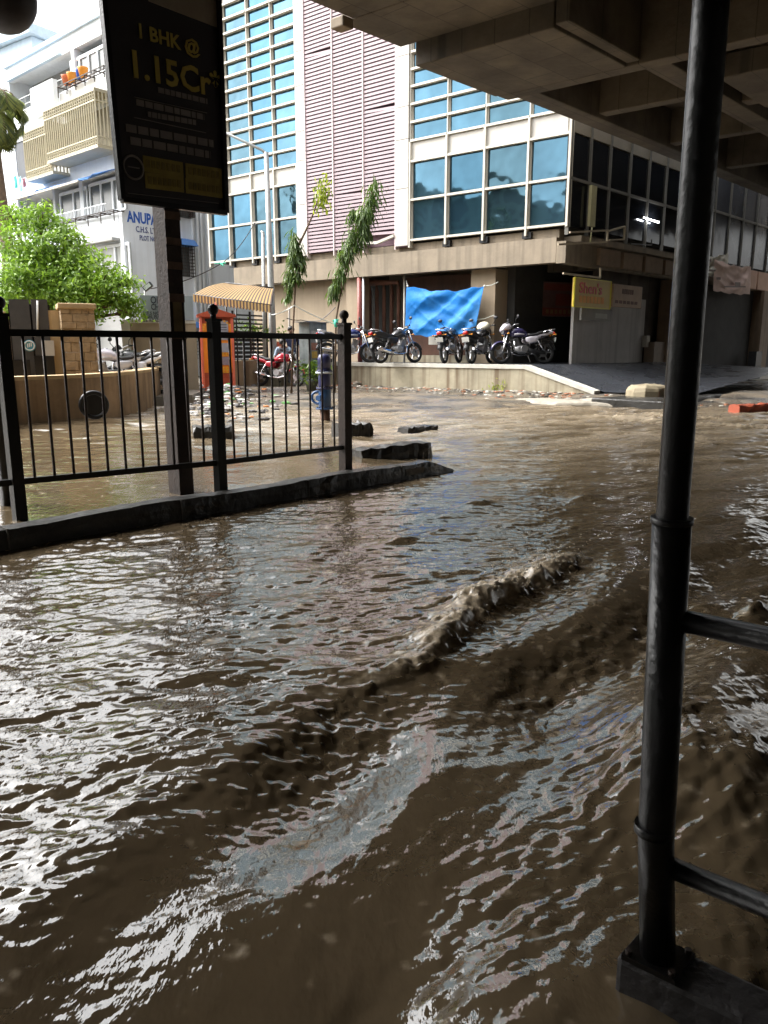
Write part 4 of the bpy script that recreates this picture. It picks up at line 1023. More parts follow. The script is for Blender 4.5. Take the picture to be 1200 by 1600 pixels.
for k, (x, c) in enumerate(((112, 1), (121, 0), (133, 2), (139, 0))):
    a = onA(x, 100)[0]; q = AW(a, -.28, z3t + .01); r = .2 if c != 2 else .15
    mb = MB().loft([(q.z, q.x, q.y, r * .7, r * .7), (q.z + .3, q.x, q.y, r, r), (q.z + .36, q.x, q.y, r * 1.08, r * 1.08)], 12, 2.0, 'z')
    mb.build('flower_pot', potm[c], label=('round orange pot on the top floor shelf, right of the blue bucket', 'terracotta pot at the left end of the top floor window shelf', 'orange tub beside the terracotta pot on the top floor shelf', 'small blue bucket among orange pots on the top floor window shelf')[{0: 1, 1: 2, 2: 3, 3: 0}[k]], cat='pot')
# second floor: dark open balcony, cream grille boxes
zw0, zw1 = z2t + .05, z3 - .1
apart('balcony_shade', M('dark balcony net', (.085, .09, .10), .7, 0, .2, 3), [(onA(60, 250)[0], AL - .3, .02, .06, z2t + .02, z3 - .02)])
def grille(x0, x1, zb, zt, dep, step=.17):
    a0, a1 = onA(x1, 200)[0], onA(x0, 200)[0]
    g = apart('grille_back', M('grille back wall', (.30, .27, .20), .8), [(a0, a1, -.015, .05, zb, zt)])
    mb = MB(); n = int((a1 - a0) / step)
    for k in range(n + 1):
        a = a0 + (a1 - a0) * k / n; mb.bar(AW(a, -dep, zb), AW(a, -dep, zt), .055)
    for bb in np.arange(-dep, -.02, .16):
        mb.bar(AW(a0, bb, zb), AW(a0, bb, zt), .045); mb.bar(AW(a1, bb, zb), AW(a1, bb, zt), .045)
    for z in (zb, zb + .3, zt - .35, zt):
        mb.bar(AW(a0, -dep, z), AW(a1, -dep, z), .05)
        for a in (a0, a1): mb.bar(AW(a, -dep, z), AW(a, 0, z), .05)
    # scrolls near top and bottom
    for k in range(n):
        a = a0 + (a1 - a0) * (k + .5) / n
        mb.torus(AW(a, -dep, zt - .18), .07, .016, A2, 10, 4); mb.torus(AW(a, -dep, zb + .16), .07, .016, A2, 10, 4)
    mb.build('grille', creamgrille, g)
    m2 = MB(); abox(m2, a0 - .03, a1 + .03, -dep - .03, 0, zt + .03, zt + .09); m2.build('grille_roof', creamgrille, g); m2 = MB(); abox(m2, a0 - .03, a1 + .03, -dep - .03, 0, zb - .1, zb - .04); m2.build('grille_floor', creamgrille, g)
    return g
grille(61, 104, z2t - .45, z3 - .15, .75)
grille(104, 186, z2t - .1, z3 + .25, .95)
# first floor windows under a strip of blue sheeting
awindow(84, 127, z1t + .1, z2 - .25, 2, .06); awindow(132, 187, z1t + .1, z2 - .2, 3, .06)
mb = MB(); a0, a1 = .1, AL + .6; n = 22; vs = []
for i in range(n + 1):
    a = a0 + (a1 - a0) * i / n; dz = .07 * math.sin(i * 1.7) - .03 * (i % 3)
    vs += [AW(a, -.02, z2 + .10 + dz * .3), AW(a, -.85, z2 - .22 + dz)]
mb.add(vs, [(2 * i, 2 * i + 2, 2 * i + 3, 2 * i + 1) for i in range(n)])
aw_ = mb.build('awning', awningblue, ap); md = aw_.modifiers.new('S', 'SOLIDIFY'); md.thickness = .03
apart('awning_edge', coping, [(a0 + 1.6, a1, -.9, -.82, z2 - .33, z2 - .25)])
shelf(86, 186, z1t + .0)
mb = MB()
for a in np.arange(.4, onA(88, 300)[0], .12): mb.bar(AW(a, -.5, z1t + .02), AW(a, -.5, z1t + .30), .022)
mb.bar(AW(.3, -.5, z1t + .3), AW(onA(88, 300)[0], -.5, z1t + .3), .03); mb.build('shelf_rail', whitewall, ap)
z0t = onA(190, 455)[1]
awindow(120, 187, z0t - .3, z1 - .2, 3, .1, M('curtained window', (.26, .27, .25), .4, 0, .25, 1.4))
apart('ledge', recess, [(.281, AL * .55, -.35, -.03, z1 - .10, z1 + .02)])
# laundry and plants on the dark balcony
mb = MB()
for k, c in enumerate((.0,)):
    pass
for k, (x, m) in enumerate(((31, M('teal cloth', (.05, .45, .38), .8)), (38, M('sky blue cloth', (.30, .55, .62), .8)), (44, M('maroon cloth', (.20, .06, .08), .8)))):
    a = onA(x, 260)[0]; h = (.55, .75, .6)[k]
    q = [AW(a + .15, -.25, z2t + .1 - .1 * k), AW(a - .15, -.25, z2t + .1 - .1 * k), AW(a - .17, -.22, z2t + .1 - h), AW(a + .16, -.22, z2t + .1 - h)]
    cloth('hanging_cloth', ('teal cloth drying on the dark balcony of the apartment', 'light blue cloth drying between the teal and maroon ones', 'maroon cloth at the right end of the laundry on the dark balcony')[k], q, m, 30 + k, 'cloth', 8, 8, .02, .03)
# side wall: lettering, pipes, barred windows
def atext(body, x, y, size, mat, sx=1.0):
    b, z = onB(x, y); p = AW(-.012, b, z); text(body, p, A2, Z, size, mat, ap, 'lettering', .006, sx=sx, bold=.03 if size > .5 else .012)
atext('ANUPAM', 199, 346, .60, bluepaint, .68); atext('C.H.S. LTD', 212, 362, .33, M('navy lettering', (.05, .07, .22), .6), .72); atext('PLOT NO.51', 218, 375, .28, M('navy lettering', (.05, .07, .22), .6), .66)
for k, x in enumerate((301, 309, 315, 325)):
    b, _ = onB(x, 400)
    MB().tube([AW(-.09, b, 0), AW(-.09, b, TOPZ)], .075 if k != 3 else .1, 8).build('downpipe', whitewall, ap)
def bgrille(x0, x1, y0, y1, hood):
    b0, zt = onB(x0, y0); b1, _ = onB(x1, y0); _, zb = onB(x0, y1); w = MB()
    abox(w, -.03, .02, b0, b1, zb, zt); w = w.build('window', windowdark, ap); mb = MB()
    for b in np.linspace(b0, b1, 6): mb.bar(AW(-.45, b, zb), AW(-.45, b, zt), .025)
    for z in np.linspace(zb, zt, 10): mb.bar(AW(-.45, b0, z), AW(-.45, b1, z), .02); mb.bar(AW(-.45, b1, z), AW(-.02, b1, z), .02); mb.bar(AW(-.45, b0, z), AW(-.02, b0, z), .02)
    for b in (-.3, -.15): mb.bar(AW(b, b1, zb), AW(b, b1, zt), .02)
    mb.build('window_grille', rust, w)
    if hood:
        h = MB(); h.hexa([AW(-.65, b0 - .1, zt), AW(0, b0 - .1, zt), AW(0, b1 + .1, zt), AW(-.65, b1 + .1, zt), AW(-.5, b0, zt + .25), AW(0, b0, zt + .35), AW(0, b1, zt + .35), AW(-.5, b1, zt + .25)]); h.build('hood', awningblue, w)
    return w
bgrille(272, 294, 384, 431, True); bgrille(270, 294, 322, 338, False); bgrille(268, 300, 512, 560, True)
mb = MB()
# far building beyond the palm
fb = thing('distant_building', P(5, 300, 48) * 1.0, 'pale blue white building peeking out beyond the palm at the far left', 'building')
f0 = P(-60, 70, 50); f1 = P(52, 93, 46); f0.z = f1.z = 0; hz0 = P(0, 68, 48).z
d = (f1 - f0).normalized(); n = Vector((-d.y, d.x, 0))
mb = MB().hexa([f0, f1, f1 + n * 9, f0 + n * 9, f0 + Z * (hz0 - 1.2), f1 + Z * (hz0 - 1.2), f1 + n * 9 + Z * (hz0 - 1.2), f0 + n * 9 + Z * (hz0 - 1.2)]); mb.build('wall', whitewall, fb)
mb = MB(); 
for zz, o_ in ((hz0 - 1.19, .0), (hz0 - .3, .35)): mb.hexa([f0 - n * o_ + Z * zz, f1 - n * o_ + d * o_ + Z * zz, f1 + n * 9 + Z * zz, f0 + n * 9 + Z * zz, f0 - n * o_ + Z * (zz + .85 - o_), f1 - n * o_ + d * o_ + Z * (zz + .85 - o_), f1 + n * 9 + Z * (zz + .85 - o_), f0 + n * 9 + Z * (zz + .85 - o_)])
mb.build('roof_parapet', trimblue, fb)
mb = MB()
for k in range(3): mb.box(f0.lerp(f1, .55 + .18 * k) - n * .03 + Z * (hz0 - 3.2), (1.2, .08, 1.6), d, n)
mb.build('window', windowdark, fb)
# ================================================================== compound wall, gate, low wall
D0 = P(20, 672, 11.6)
lowpts = [G(-130, 702), G(20, 672), G(80, 667), G(140, 661), G(190, 652), G(228, 642), G(252, 631), G(262, 620), G(258, 610), G(244, 604)]
lw = thing('low_wall', Vector((lowpts[3].x, lowpts[3].y, -.1)), 'curved tan low wall with stained foot standing in the flood behind the railing', 'wall')
ctr = G(140, 661); mbw = MB(); vs = []; n = 0
sm = []
for i in range(len(lowpts) - 1):
    for k in range(5): sm.append(lowpts[i].lerp(lowpts[i + 1], k / 5))
sm.append(lowpts[-1])
for it in range(6): sm = [sm[0]] + [(sm[i - 1] + sm[i] * 2 + sm[i + 1]) / 4 for i in range(1, len(sm) - 1)] + [sm[-1]]
def sweep(path, w, z0, z1):
    mb = MB(); vs = []
    for i, p in enumerate(path):
        d = (path[min(i + 1, len(path) - 1)] - path[max(i - 1, 0)]).normalized(); s = Vector((-d.y, d.x, 0))
        for (o_, z) in ((0, z0), (0, z1), (w, z1), (w, z0)): q = p + s * o_; vs.append(Vector((q.x, q.y, z)))
    m = len(path); fs = [(i * 4 + k, i * 4 + (k + 1) % 4, (i + 1) * 4 + (k + 1) % 4, (i + 1) * 4 + k) for i in range(m - 1) for k in range(4)]
    fs += [(0, 1, 2, 3), ((m - 1) * 4 + 3, (m - 1) * 4 + 2, (m - 1) * 4 + 1, (m - 1) * 4)]
    return mb.add(vs, fs)
sweep(sm, .28, -.3, .73).build('wall', lowwallm, lw); sweep(sm, .30, .733, .79).build('coping', compound, lw)
c = P(147, 632, 12.05); nrm = Vector((.35, -1, 0)).normalized()
dk = MB(); dk.tube([c - nrm * .02, c + nrm * .10], .215, 24); dk.torus(c + nrm * .10, .19, .035, nrm, 28, 8)
dk.build('drum_lid', black, label='round black disc leaning against the tan low wall', cat='lid')
# compound gate, pillar and walls
gq = Vector((.93, -.36, 0)).normalized()   # the wall line runs to the right and slightly nearer
gq = Vector((.9, .43, 0)).normalized(); gn = Vector((-gq.y, gq.x, 0)); g0 = P(85, 540, 14.6); g0.z = 0
def gw(x, y, off=0.0): return V(x, y, g0 + gn * off, gq)
def gpanel(mb, x0, x1, yt, yb, off, th=.06, lean=0):
    a, b = gw(x0, yb, off), gw(x1, yb, off); zt = gw((x0 + x1) / 2, yt, off).z; a.z = b.z = gw((x0 + x1) / 2, yb, off).z
    return mb.quadslab([a, b, b + Z * (zt - a.z), a + Z * (zt - a.z)], th)
gt = thing('compound_gate', Vector((gw(55, 600).x, gw(55, 600).y, .2)), 'charcoal two leaf compound gate between tan walls at the left', 'gate')
la = gpanel(MB(), 26, 57, 468, 600, 0).build('gate_leaf', greygate, gt); lb = gpanel(MB(), 60, 85, 468, 600, 0).build('gate_leaf', greygate, gt)
gpanel(MB(), 23, 50, 562, 598, -.05, .03).build('lower_panel', black, la); gpanel(MB(), 57, 88, 556, 598, -.05, .03).build('lower_panel', black, lb)
gpanel(MB(), 24, 88, 476, 600, .12, .03).build('gap_dark_sheet', black, gt)  # black sheet added to darken the bright gaps around the leaves
gpanel(MB(), 66, 86, 532, 556, -.04, .03).build('letter_box', whitepanel, lb)
c = gw(46, 540, -.03); lg = MB().tube([c, c - gn * .03], .105, 24); sg_ = lg.build('round_badge', M('teal badge', (.08, .30, .38), .5), la)
m2 = MB().torus(c - gn * .034, .082, .010, gn, 24, 6)
for k, (dx, w) in enumerate(((-.03, .018), (.0, .018), (.03, .018))): m2.box(c - gn * .034 + gq * dx + Z * (.01 * k), (w, .006, .07), gq, gn)
m2.build('badge_mark', white, sg_)
MB().tube([gw(58.5, 470, -.02), gw(58.5, 520, -.02)], .018, 8).build('gate_bolt', white, gt)
gwal = thing('compound_wall', Vector((gw(95, 600).x, gw(95, 600).y, 0)), 'sandy compound wall beside the charcoal gate, ending in a rough stone pillar', 'wall')
mb = MB(); gpanel(mb, 85.5, 108, 485, 660, .02, .2).build('wall_panel', compound, gwal)
mb = MB(); gpanel(mb, -40, 25.5, 486, 660, .02, .2).build('wall_panel', compound, gwal)
a = gw(128, 600, -.1); zt = gw(128, 484, -.1).z
mb = MB(); z = -.1; rr_ = random.Random(3)
while z < zt - .05:
    h_ = rr_.uniform(.10, .17); x = -.29
    while x < .27:
        w_ = rr_.uniform(.12, .26); w_ = min(w_, .29 - x); o_ = rr_.uniform(0, .02)
        mb.box(Vector((a.x, a.y, z + h_ / 2)) + gq * (x + w_ / 2) - gn * o_, (w_ - .003, .55, h_ - .003), gq, gn); x += w_
    z += h_
mb.build('pillar', stone, gwal, bevel=.012)
MB().box(Vector((a.x, a.y, zt + .05)), (.66, .64, .10), gq, gn).build('pillar_cap', compound, gwal, bevel=.02)
# farther tan wall with name board
h0 = P(250, 540, 19.5); h0.z = 0; hq = Vector((.96, .28, 0)).normalized(); hn = Vector((-hq.y, hq.x, 0))
def hw(x, y, off=0.0): return V(x, y, h0 + hn * off, hq)
fw = thing('boundary_wall', Vector((hw(250, 600).x, hw(250, 600).y, 0)), 'tan boundary wall behind the sign pole, carrying the grey name board', 'wall')
a, b = hw(196, 503), hw(306, 503); zt = hw(250, 505).z
a.z = b.z = 0
MB().quadslab([a - Z * .1, b - Z * .1, b + Z * zt, a + Z * zt], .25).build('wall_panel', tan, fw)
MB().quadslab([a - hn * .02 + Z * zt - hq * .06, b - hn * .02 + Z * zt, b - hn * .02 + Z * (zt + .08), a - hn * .02 + Z * (zt + .08) - hq * .06], .30).build('coping', coping, fw)
MB().box(a + hq * .0 + Z * (zt / 2), (.2, .32, zt + .1), hq, hn).build('end_pillar', coping, fw)
nb = thing('name_board', hw(258, 505, -.05), 'grey name board with black lettering standing on the tan boundary wall', 'sign board')
a, b = hw(221, 505, -.05), hw(303, 505, -.05); ztb = hw(258, 462, -.05).z; a.z = b.z = zt + .09
MB().quadslab([a, b, b + Z * (ztb - a.z), a + Z * (ztb - a.z)], .05).build('board', signgrey, nb)
def ntext(body, x, y, size, sx=.9):
    p = hw(x, y, -.065); text(body, p, hq, Z, size, darkletter, nb, 'lettering', .004, sx=sx, bold=.02)
ntext('OM M', 235, 474, .24, .75); ntext('CHAND', 236, 484, .20, .68); ntext('C.T.S NO 65A', 223.5, 491.5, .105, .9); ntext('FINAL PLOT NO. 12', 223.5, 497, .105, .85); ntext('L.B. ROAD, ANDHERI', 223.5, 503, .105, .8)
fl = thing('flood_light', hw(226, 462, .1), 'small floodlight on a thin pole behind the grey name board', 'lamp')
MB().tube([hw(226, 500, .1), hw(226, 452, .1)], .015, 6).build('pole', greysteel, fl)
c = hw(231, 448, .1); ax = Vector((.75, 0, .55)).normalized(); MB().box(c, (.24, .1, .13), ax, (0, 1, 0), ax.cross(Vector((0, 1, 0)))).build('lamp_head', darkmetal, fl, bevel=.01)
MB().box(c - Vector((0, .055, 0)), (.18, .01, .09), ax, (0, 1, 0), ax.cross(Vector((0, 1, 0)))).build('lamp_glass', clearlens, fl)
#CUT5
# ================================================================== trees
leafbright = leafmat('bright tree leaves', (.15, .32, .045), .45); leafdark = leafmat('drooping sapling leaves', (.085, .18, .035), .35)
leafyoung = leafmat('young yellow green leaves', (.20, .32, .04), .45); palmleaf = leafmat('palm leaves', (.13, .20, .07), .45)
def crown_tree(base, blobs, nleaf, label, cat, size, mat):
    tr = thing('leafy_tree', base, label, cat); mb = MB()
    fork = base + Z * 1.5; mb.tube([base, base + Z * .8 + Vector((.05, 0, 0)), fork], [.17, .14, .12], 10)
    for (c, r) in blobs:
        c = Vector(c); mid = fork.lerp(c, .5) + Vector((0, 0, .15)); mb.tube([fork, mid, c], [.08, .05, .02], 7)
        for k in range(3):
            d = Vector(unit(1)[0]) * r[0] * .8; mb.tube([mid.lerp(c, .6), c + d], [.03, .008], 5)
    mb.build('trunk', bark, tr)
    cen = []; nr = []; tone = []
    vol = np.array([r[0] * r[1] * r[2] for c, r in blobs]) ** .67; vol /= vol.sum()
    for (c, r), f in zip(blobs, vol):
        n = int(nleaf * f); ncl = max(10, int(n / 26)); cu = unit(ncl); rad = rng.random((ncl, 1)) ** .35
        cc = np.array(c) + cu * rad * np.array(r); tcl = rng.random(ncl)
        k = rng.integers(0, ncl, n); off = rng.normal(size=(n, 3)) * np.array([.13, .13, .075]) * (size / .12)
        cen.append(cc[k] + off); q = cu[k] * .6 + unit(n) * .8 + np.array([0, 0, .8]); nr.append(q / np.linalg.norm(q, axis=1, keepdims=True)); tone.append(np.clip(tcl[k] * .55 + rng.random(n) * .45, 0, 1))
    cen = np.concatenate(cen); nr = np.concatenate(nr); tone = np.concatenate(tone); n = len(cen)
    d = unit(n); d -= nr * (d * nr).sum(1, keepdims=True); d[:, 2] -= .25; d /= np.linalg.norm(d, axis=1, keepdims=True)
    leafmesh('crown', cen, d, nr, size * (.5 + 1.0 * rng.random(n)), size * .42 * (.7 + .6 * rng.random(n)), mat, tr, tone)
    return tr
TD = 18.5
def tb(x, y, D, rx, ry, rz): return (P(x, y, D), (rx, ry, rz))
blobs = [tb(60, 440, TD, .95, 1.0, .62), tb(110, 455, TD, .95, .9, .52), tb(40, 390, TD + .3, .65, .8, .55), tb(90, 395, TD + .2, .75, .8, .45),
         tb(140, 425, TD, .65, .7, .40), tb(165, 455, TD - .2, .6, .6, .36), tb(62, 345, TD + .4, .42, .5, .34), tb(30, 460, TD - .2, .8, .8, .55),
         tb(195, 470, TD - .1, .40, .4, .26), tb(130, 480, TD - .2, .8, .7, .34), tb(192, 440, TD, .33, .4, .14), tb(205, 488, TD, .22, .3, .16),
         tb(20, 340, TD + .8, .35, .4, .3), tb(105, 365, TD + .4, .35, .4, .2)]
crown_tree(Vector((P(80, 500, TD).x, TD, 0)), blobs, 17000, 'bright green leafy tree rising behind the compound wall', 'tree', .125, leafbright)
# palm
pb0 = P(6, 400, 25); pb0.z = 0; ptop = P(-18, 170, 25)
pt = thing('palm_tree', pb0, 'tall palm tree with hanging fronds in front of the apartment at the left edge', 'palm')
MB().tube([pb0, pb0.lerp(ptop, .5) + Vector((.15, 0, 0)), ptop], [.24, .19, .17], 10).build('trunk', bark, pt)
cen = []; dr = []; nrm_ = []; mbs = MB()
for k in range(26):
    az = 6.283 * k / 26 + random.random() * .4; el = random.uniform(-.1, 1.25); Lf = random.uniform(1.3, 1.8); prev = None
    h = np.array([math.cos(az), math.sin(az), 0]); p = np.array(ptop); path = []
    for i in range(26):
        e = el - 3.1 * (i / 26) ** 1.3; d = h * math.cos(e) + np.array([0, 0, math.sin(e)]); p = p + d * Lf / 26; path.append(p.copy())
        if i > 2:
            sd_ = np.cross(d, [0, 0, 1]); sd_ /= np.linalg.norm(sd_) + 1e-6
            for s_ in (-1, 1):
                q = d * .55 + sd_ * s_ * .75 + np.array([0, 0, -.55]); q /= np.linalg.norm(q); l = .62 * math.sin(math.pi * (i + 2) / 30)
                cen.append(p + q * l * .5); dr.append(q * 1.0); nr_ = np.cross(q, d); nrm_.append(nr_ / (np.linalg.norm(nr_) + 1e-6))
    mbs.tube([Vector(q) for q in path[::3]], .018, 5)
cen = np.array(cen); leafmesh('fronds', cen, np.array(dr), np.array(nrm_), .55, .05, palmleaf, pt)
mbs.build('frond_stem', bark, pt)
# drooping saplings
def sapling(base, stems, label, per=230, ll=.26, mat=leafdark):
    t = thing('sapling', base, label, 'young tree'); mb = MB()
    for pts, leafy in stems: mb.tube(pts, [.03 - .018 * i / len(pts) for i in range(len(pts))], 6)
    mb.build('trunk', bark, t); C, D_, N_, T_ = [], [], [], []
    for pts, leafy in stems:
        for (pa, pb2, rad, dens) in leafy:
            n = int(per * dens * (pb2 - pa).length); kc = rng.random(max(3, int(9 * (pb2 - pa).length))); u = np.where(rng.random(n) < .3, rng.random(n), kc[rng.integers(0, len(kc), n)] + rng.normal(size=n) * .045); c = np.array(pa) + (np.array(pb2) - np.array(pa)) * u[:, None]
            o_ = rng.normal(size=(n, 3)) * np.array([rad, rad, rad * .6]); c = c + o_
            h = o_.copy(); h[:, 2] = 0; h /= np.linalg.norm(h, axis=1, keepdims=True) + 1e-6
            d = h * (.25 + .5 * rng.random((n, 1))) + np.array([0, 0, -1]) + rng.normal(size=(n, 3)) * .18; d /= np.linalg.norm(d, axis=1, keepdims=True)
            q = h + unit(n) * .5; q -= d * (q * d).sum(1, keepdims=True); q /= np.linalg.norm(q, axis=1, keepdims=True) + 1e-6
            C.append(c - np.array([0, 0, .06])); D_.append(d); N_.append(q); T_.append(np.clip(rng.random(n) * .6 + .25 * (h[:, 0] < 0), 0, 1) * (.7 + .6 * (rng.random(n) > .93)))  # leaves on the lit left side are coloured lighter
    C = np.concatenate(C); D_ = np.concatenate(D_); N_ = np.concatenate(N_); T_ = np.concatenate(T_); n = len(C)
    leafmesh('foliage', C, D_, N_, ll * (.45 + .95 * rng.random(n)), .040 * (.7 + .6 * rng.random(n)), mat, t, T_, .1)
    return t
S1 = 20.6
def q(x, y, D=S1): return P(x, y, D)
b1 = q(455, 598); b1.z = .05
sapling(b1, [([b1, q(458, 510), q(462, 440), q(464, 390), q(470, 372)], [(q(452, 440), q(460, 362), .085, 1.25), (q(466, 438), q(464, 385), .10, 1.2), (q(448, 468), q(456, 430), .06, 1.0), (q(474, 425), q(470, 395), .05, 1.0)]),
             ([q(466, 385), q(478, 360), q(489, 335), q(497, 312), q(503, 290)], [])],
        'thin drooping sapling with a bare leaning branch, left of the grey electric box', 210)
t_ = COL.objects.get('sapling')
yl = rng.normal(size=(150, 3)) * np.array([.10, .10, .20]) + np.array(q(504, 304)); d = rng.normal(size=(150, 3)) * .35 + np.array([0, 0, -1]); d /= np.linalg.norm(d, axis=1, keepdims=True)
n_ = unit(150); n_ -= d * (n_ * d).sum(1, keepdims=True); n_ /= np.linalg.norm(n_, axis=1, keepdims=True)
leafmesh('leaf_cluster', yl, d, n_, .15, .055, leafyoung, t_)
S2 = 21.0
b2 = P(523, 600, S2); b2.z = .05
sapling(b2, [([b2, P(525, 500, S2), P(531, 465, S2), P(548, 400, S2), P(570, 330, S2), P(588, 285, S2)],
              [(P(517, 470, S2), P(532, 425, S2), .085, 1.1), (P(532, 430, S2), P(552, 365, S2), .12, 1.25), (P(550, 385, S2), P(572, 330, S2), .15, 1.5), (P(570, 345, S2), P(588, 284, S2), .12, 1.25), (P(566, 385, S2), P(574, 350, S2), .10, 1.0), (P(547, 345, S2), P(552, 330, S2), .06, 1)])],
        'taller drooping sapling leaning right in front of the louvre screen', 240, .30)
# potted bush by the electric box, weeds
bz = P(487, 604, 21.2); bu = thing('potted_plant', Vector((bz.x, bz.y, .08)), 'small leafy plant at the foot of the grey electric box', 'plant')
p0 = Vector((bz.x, bz.y, .08)); MB().tube([p0, p0 + Z * .22, p0 + Z * .26], [.13, .17, .18], 12).build('pot', M('mossy pot', (.09, .09, .06), .8), bu)
n = 260; c = rng.normal(size=(n, 3)) * np.array([.17, .17, .14]) + np.array(p0) + np.array([.02, 0, .52]); d = unit(n); d[:, 2] = abs(d[:, 2]) * .6 - .1; d /= np.linalg.norm(d, axis=1, keepdims=True)
n_ = unit(n); n_ -= d * (n_ * d).sum(1, keepdims=True); n_ /= np.linalg.norm(n_, axis=1, keepdims=True); leafmesh('foliage', c, d, n_, .16, .06, leafdark, bu)
wz = G(785, 611, .1); we = thing('weed', wz, 'tuft of green weed growing at the foot of the retaining wall', 'weed')
n = 160; c = rng.normal(size=(n, 3)) * np.array([.20, .12, .08]) + np.array(wz) + np.array([0, -.05, .12]); d = unit(n); d[:, 2] = abs(d[:, 2]) + .2; d /= np.linalg.norm(d, axis=1, keepdims=True)
n_ = unit(n); n_ -= d * (n_ * d).sum(1, keepdims=True); n_ /= np.linalg.norm(n_, axis=1, keepdims=True); leafmesh('foliage', c, d, n_, .12, .03, leafyoung, we)
# ================================================================== kiosk, awning, gate, boxes
kb_ = G(343, 611, .08); kx = Vector((.97, .24, 0)).normalized(); ky = Vector((-kx.y, kx.x, 0))
ki = thing('orange_kiosk', kb_, 'narrow orange and dark red kiosk box with a small pointed roof behind the railing', 'kiosk')
kp = kb_ + ky * .45 
wK, hK = .88, 1.95
MB().box(kp + Z * (hK / 2), (wK, .8, hK), kx, ky).build('body', kioskred, ki)
fo_ = kb_ + ky * .045
MB().box(fo_ + Z * (hK * .58) + kx * 0, (wK - .10, .02, hK * .66), kx, ky).build('front_panel', orangepaint, ki)
mb = MB()
for s_ in (-1, 1): mb.box(fo_ + kx * s_ * (wK / 2 - .035) - ky * .02 + Z * (hK * .5), (.065, .05, hK * .98), kx, ky)
mb.build('corner_post', redpost, ki)
MB().box(fo_ - ky * .025 + Z * .17, (wK - .14, .03, .34), kx, ky).build('plinth', kioskred, ki)
mb = MB(); w2 = wK / 2 + .07; y0, y1 = -.10, .95
rv = [fo_ + kx * -w2 + ky * y0, fo_ + kx * w2 + ky * y0, fo_ + kx * w2 + ky * y1, fo_ + kx * -w2 + ky * y1]
rf = [p + Z * hK for p in rv] + [p + Z * (hK + .05) for p in rv]; mb.hexa(rf)
rg_ = [fo_ + ky * y0 + Z * (hK + .22), fo_ + ky * y1 + Z * (hK + .22)]
mb.add([rv[0] + Z * (hK + .051), rv[1] + Z * (hK + .051), rv[2] + Z * (hK + .051), rv[3] + Z * (hK + .051), rg_[0], rg_[1]], [(0, 1, 4), (1, 2, 5, 4), (2, 3, 5), (3, 0, 4, 5)]); rfo = mb.build('roof', kioskred, ki)
MB().ball(rg_[0] + Z * .07 + ky * .2, .055, 10).tube([rg_[0] + ky * .2 - Z * .02, rg_[0] + ky * .2 + Z * .16], .014, 6).build('finial', kioskred, rfo)
def kpan(x, z, w, h, mat, nm, k=.012): return MB().box(fo_ - ky * (.01 + k) + kx * x + Z * z, (w, .012, h), kx, ky).build(nm, mat, ki)
greyp = M('grey notice panel', (.36, .35, .40), .5, 0, .2, 9)
kpan(.09, 1.60, .42, .50, greyp, 'notice_board'); kpan(.09, 1.15, .40, .24, greyp, 'notice_board'); kpan(.09, .80, .38, .22, M('dull violet panel', (.28, .22, .26), .6, 0, .2, 9), 'notice_board')
mb = MB(); 
for k in range(6): mb.box(fo_ - ky * .03 + kx * (.09) + Z * (1.42 + k * .065), (.34, .006, .018), kx, ky)
mb.build('notice_print', darkletter, ki)
mb = MB()
for (zz, n_) in ((.98, 5), (.60, 6), (.52, 6)):
    for k in range(n_):
        for (dx, dz, w, h) in ((0, 0, .018, .085), (.03, .03, .03, .016), (.03, -.03, .03, .016)): mb.box(fo_ - ky * .024 + kx * (-.12 + k * .085 + dx) + Z * (zz + dz), (w, .008, h), kx, ky)
mb.build('lettering', M('yellow kiosk lettering', (.80, .50, .04), .5, 0, .1), ki)
mb = MB()
for i in range(13):
    th = math.pi * i / 12; mb.box(fo_ - ky * .028 + kx * (.02 + .37 * math.cos(th)) + Z * (1.62 + .25 * math.sin(th)), (.05, .02, .05), kx, ky)
mb.build('arch_trim', M('orange trim', (.9, .42, .05), .5), ki)
# awning of striped cloth behind the lamp post
af = [V(302, 466, W(0, -1.2), U1), V(418, 483, W(0, -1.2), U1)]
a_l, a_r = P(302, 460, 21.9), P(424, 477, 21.0); t_l, t_r = P(352, 442, 24.2), P(428, 450, 23.6)
sm_ = stripemat(); aw = thing('striped_awning', a_l.lerp(t_r, .5), 'yellow and brown striped awning sloping down behind the street lamp', 'awning')
mb = MB(); nx, ny = 144, 8; vs = []; sv = []
for j in range(ny + 1):
    v = j / ny
    for i in range(nx + 1):
        u = i / nx; p = a_l.lerp(a_r, u).lerp(t_l.lerp(t_r, u), v); p = p + Z * (.05 * math.sin(math.pi * v) + .015 * math.sin(9 * u + 3 * v)); vs.append(p); sv.append(u * 24 % 1)
m = nx + 1; mb.add(vs, [(j * m + i, j * m + i + 1, (j + 1) * m + i + 1, (j + 1) * m + i) for j in range(ny) for i in range(nx)], True)
o = mb.build('canopy', sm_, aw); at = o.data.attributes.new('stripe', 'FLOAT', 'FACE'); at.data.foreach_set('value', [(i / nx * 24) % 1 for j in range(ny) for i in range(nx)])
md = o.modifiers.new('S', 'SOLIDIFY'); md.thickness = .012
mb = MB(); vs = []
for i in range(nx + 1):
    u = i / nx; p = a_l.lerp(a_r, u) - Vector((0, .01, 0)); vs += [p, p - Z * (.16 + .05 * abs(math.sin(u * 24 * math.pi)))]
mb.add(vs, [(2 * i, 2 * i + 2, 2 * i + 3, 2 * i + 1) for i in range(nx)]); v2 = mb.build('valance', sm_, aw)
at = v2.data.attributes.new('stripe', 'FLOAT', 'FACE'); at.data.foreach_set('value', [(i / nx * 24) % 1 for i in range(nx)]); md = v2.modifiers.new('S', 'SOLIDIFY'); md.thickness = .01
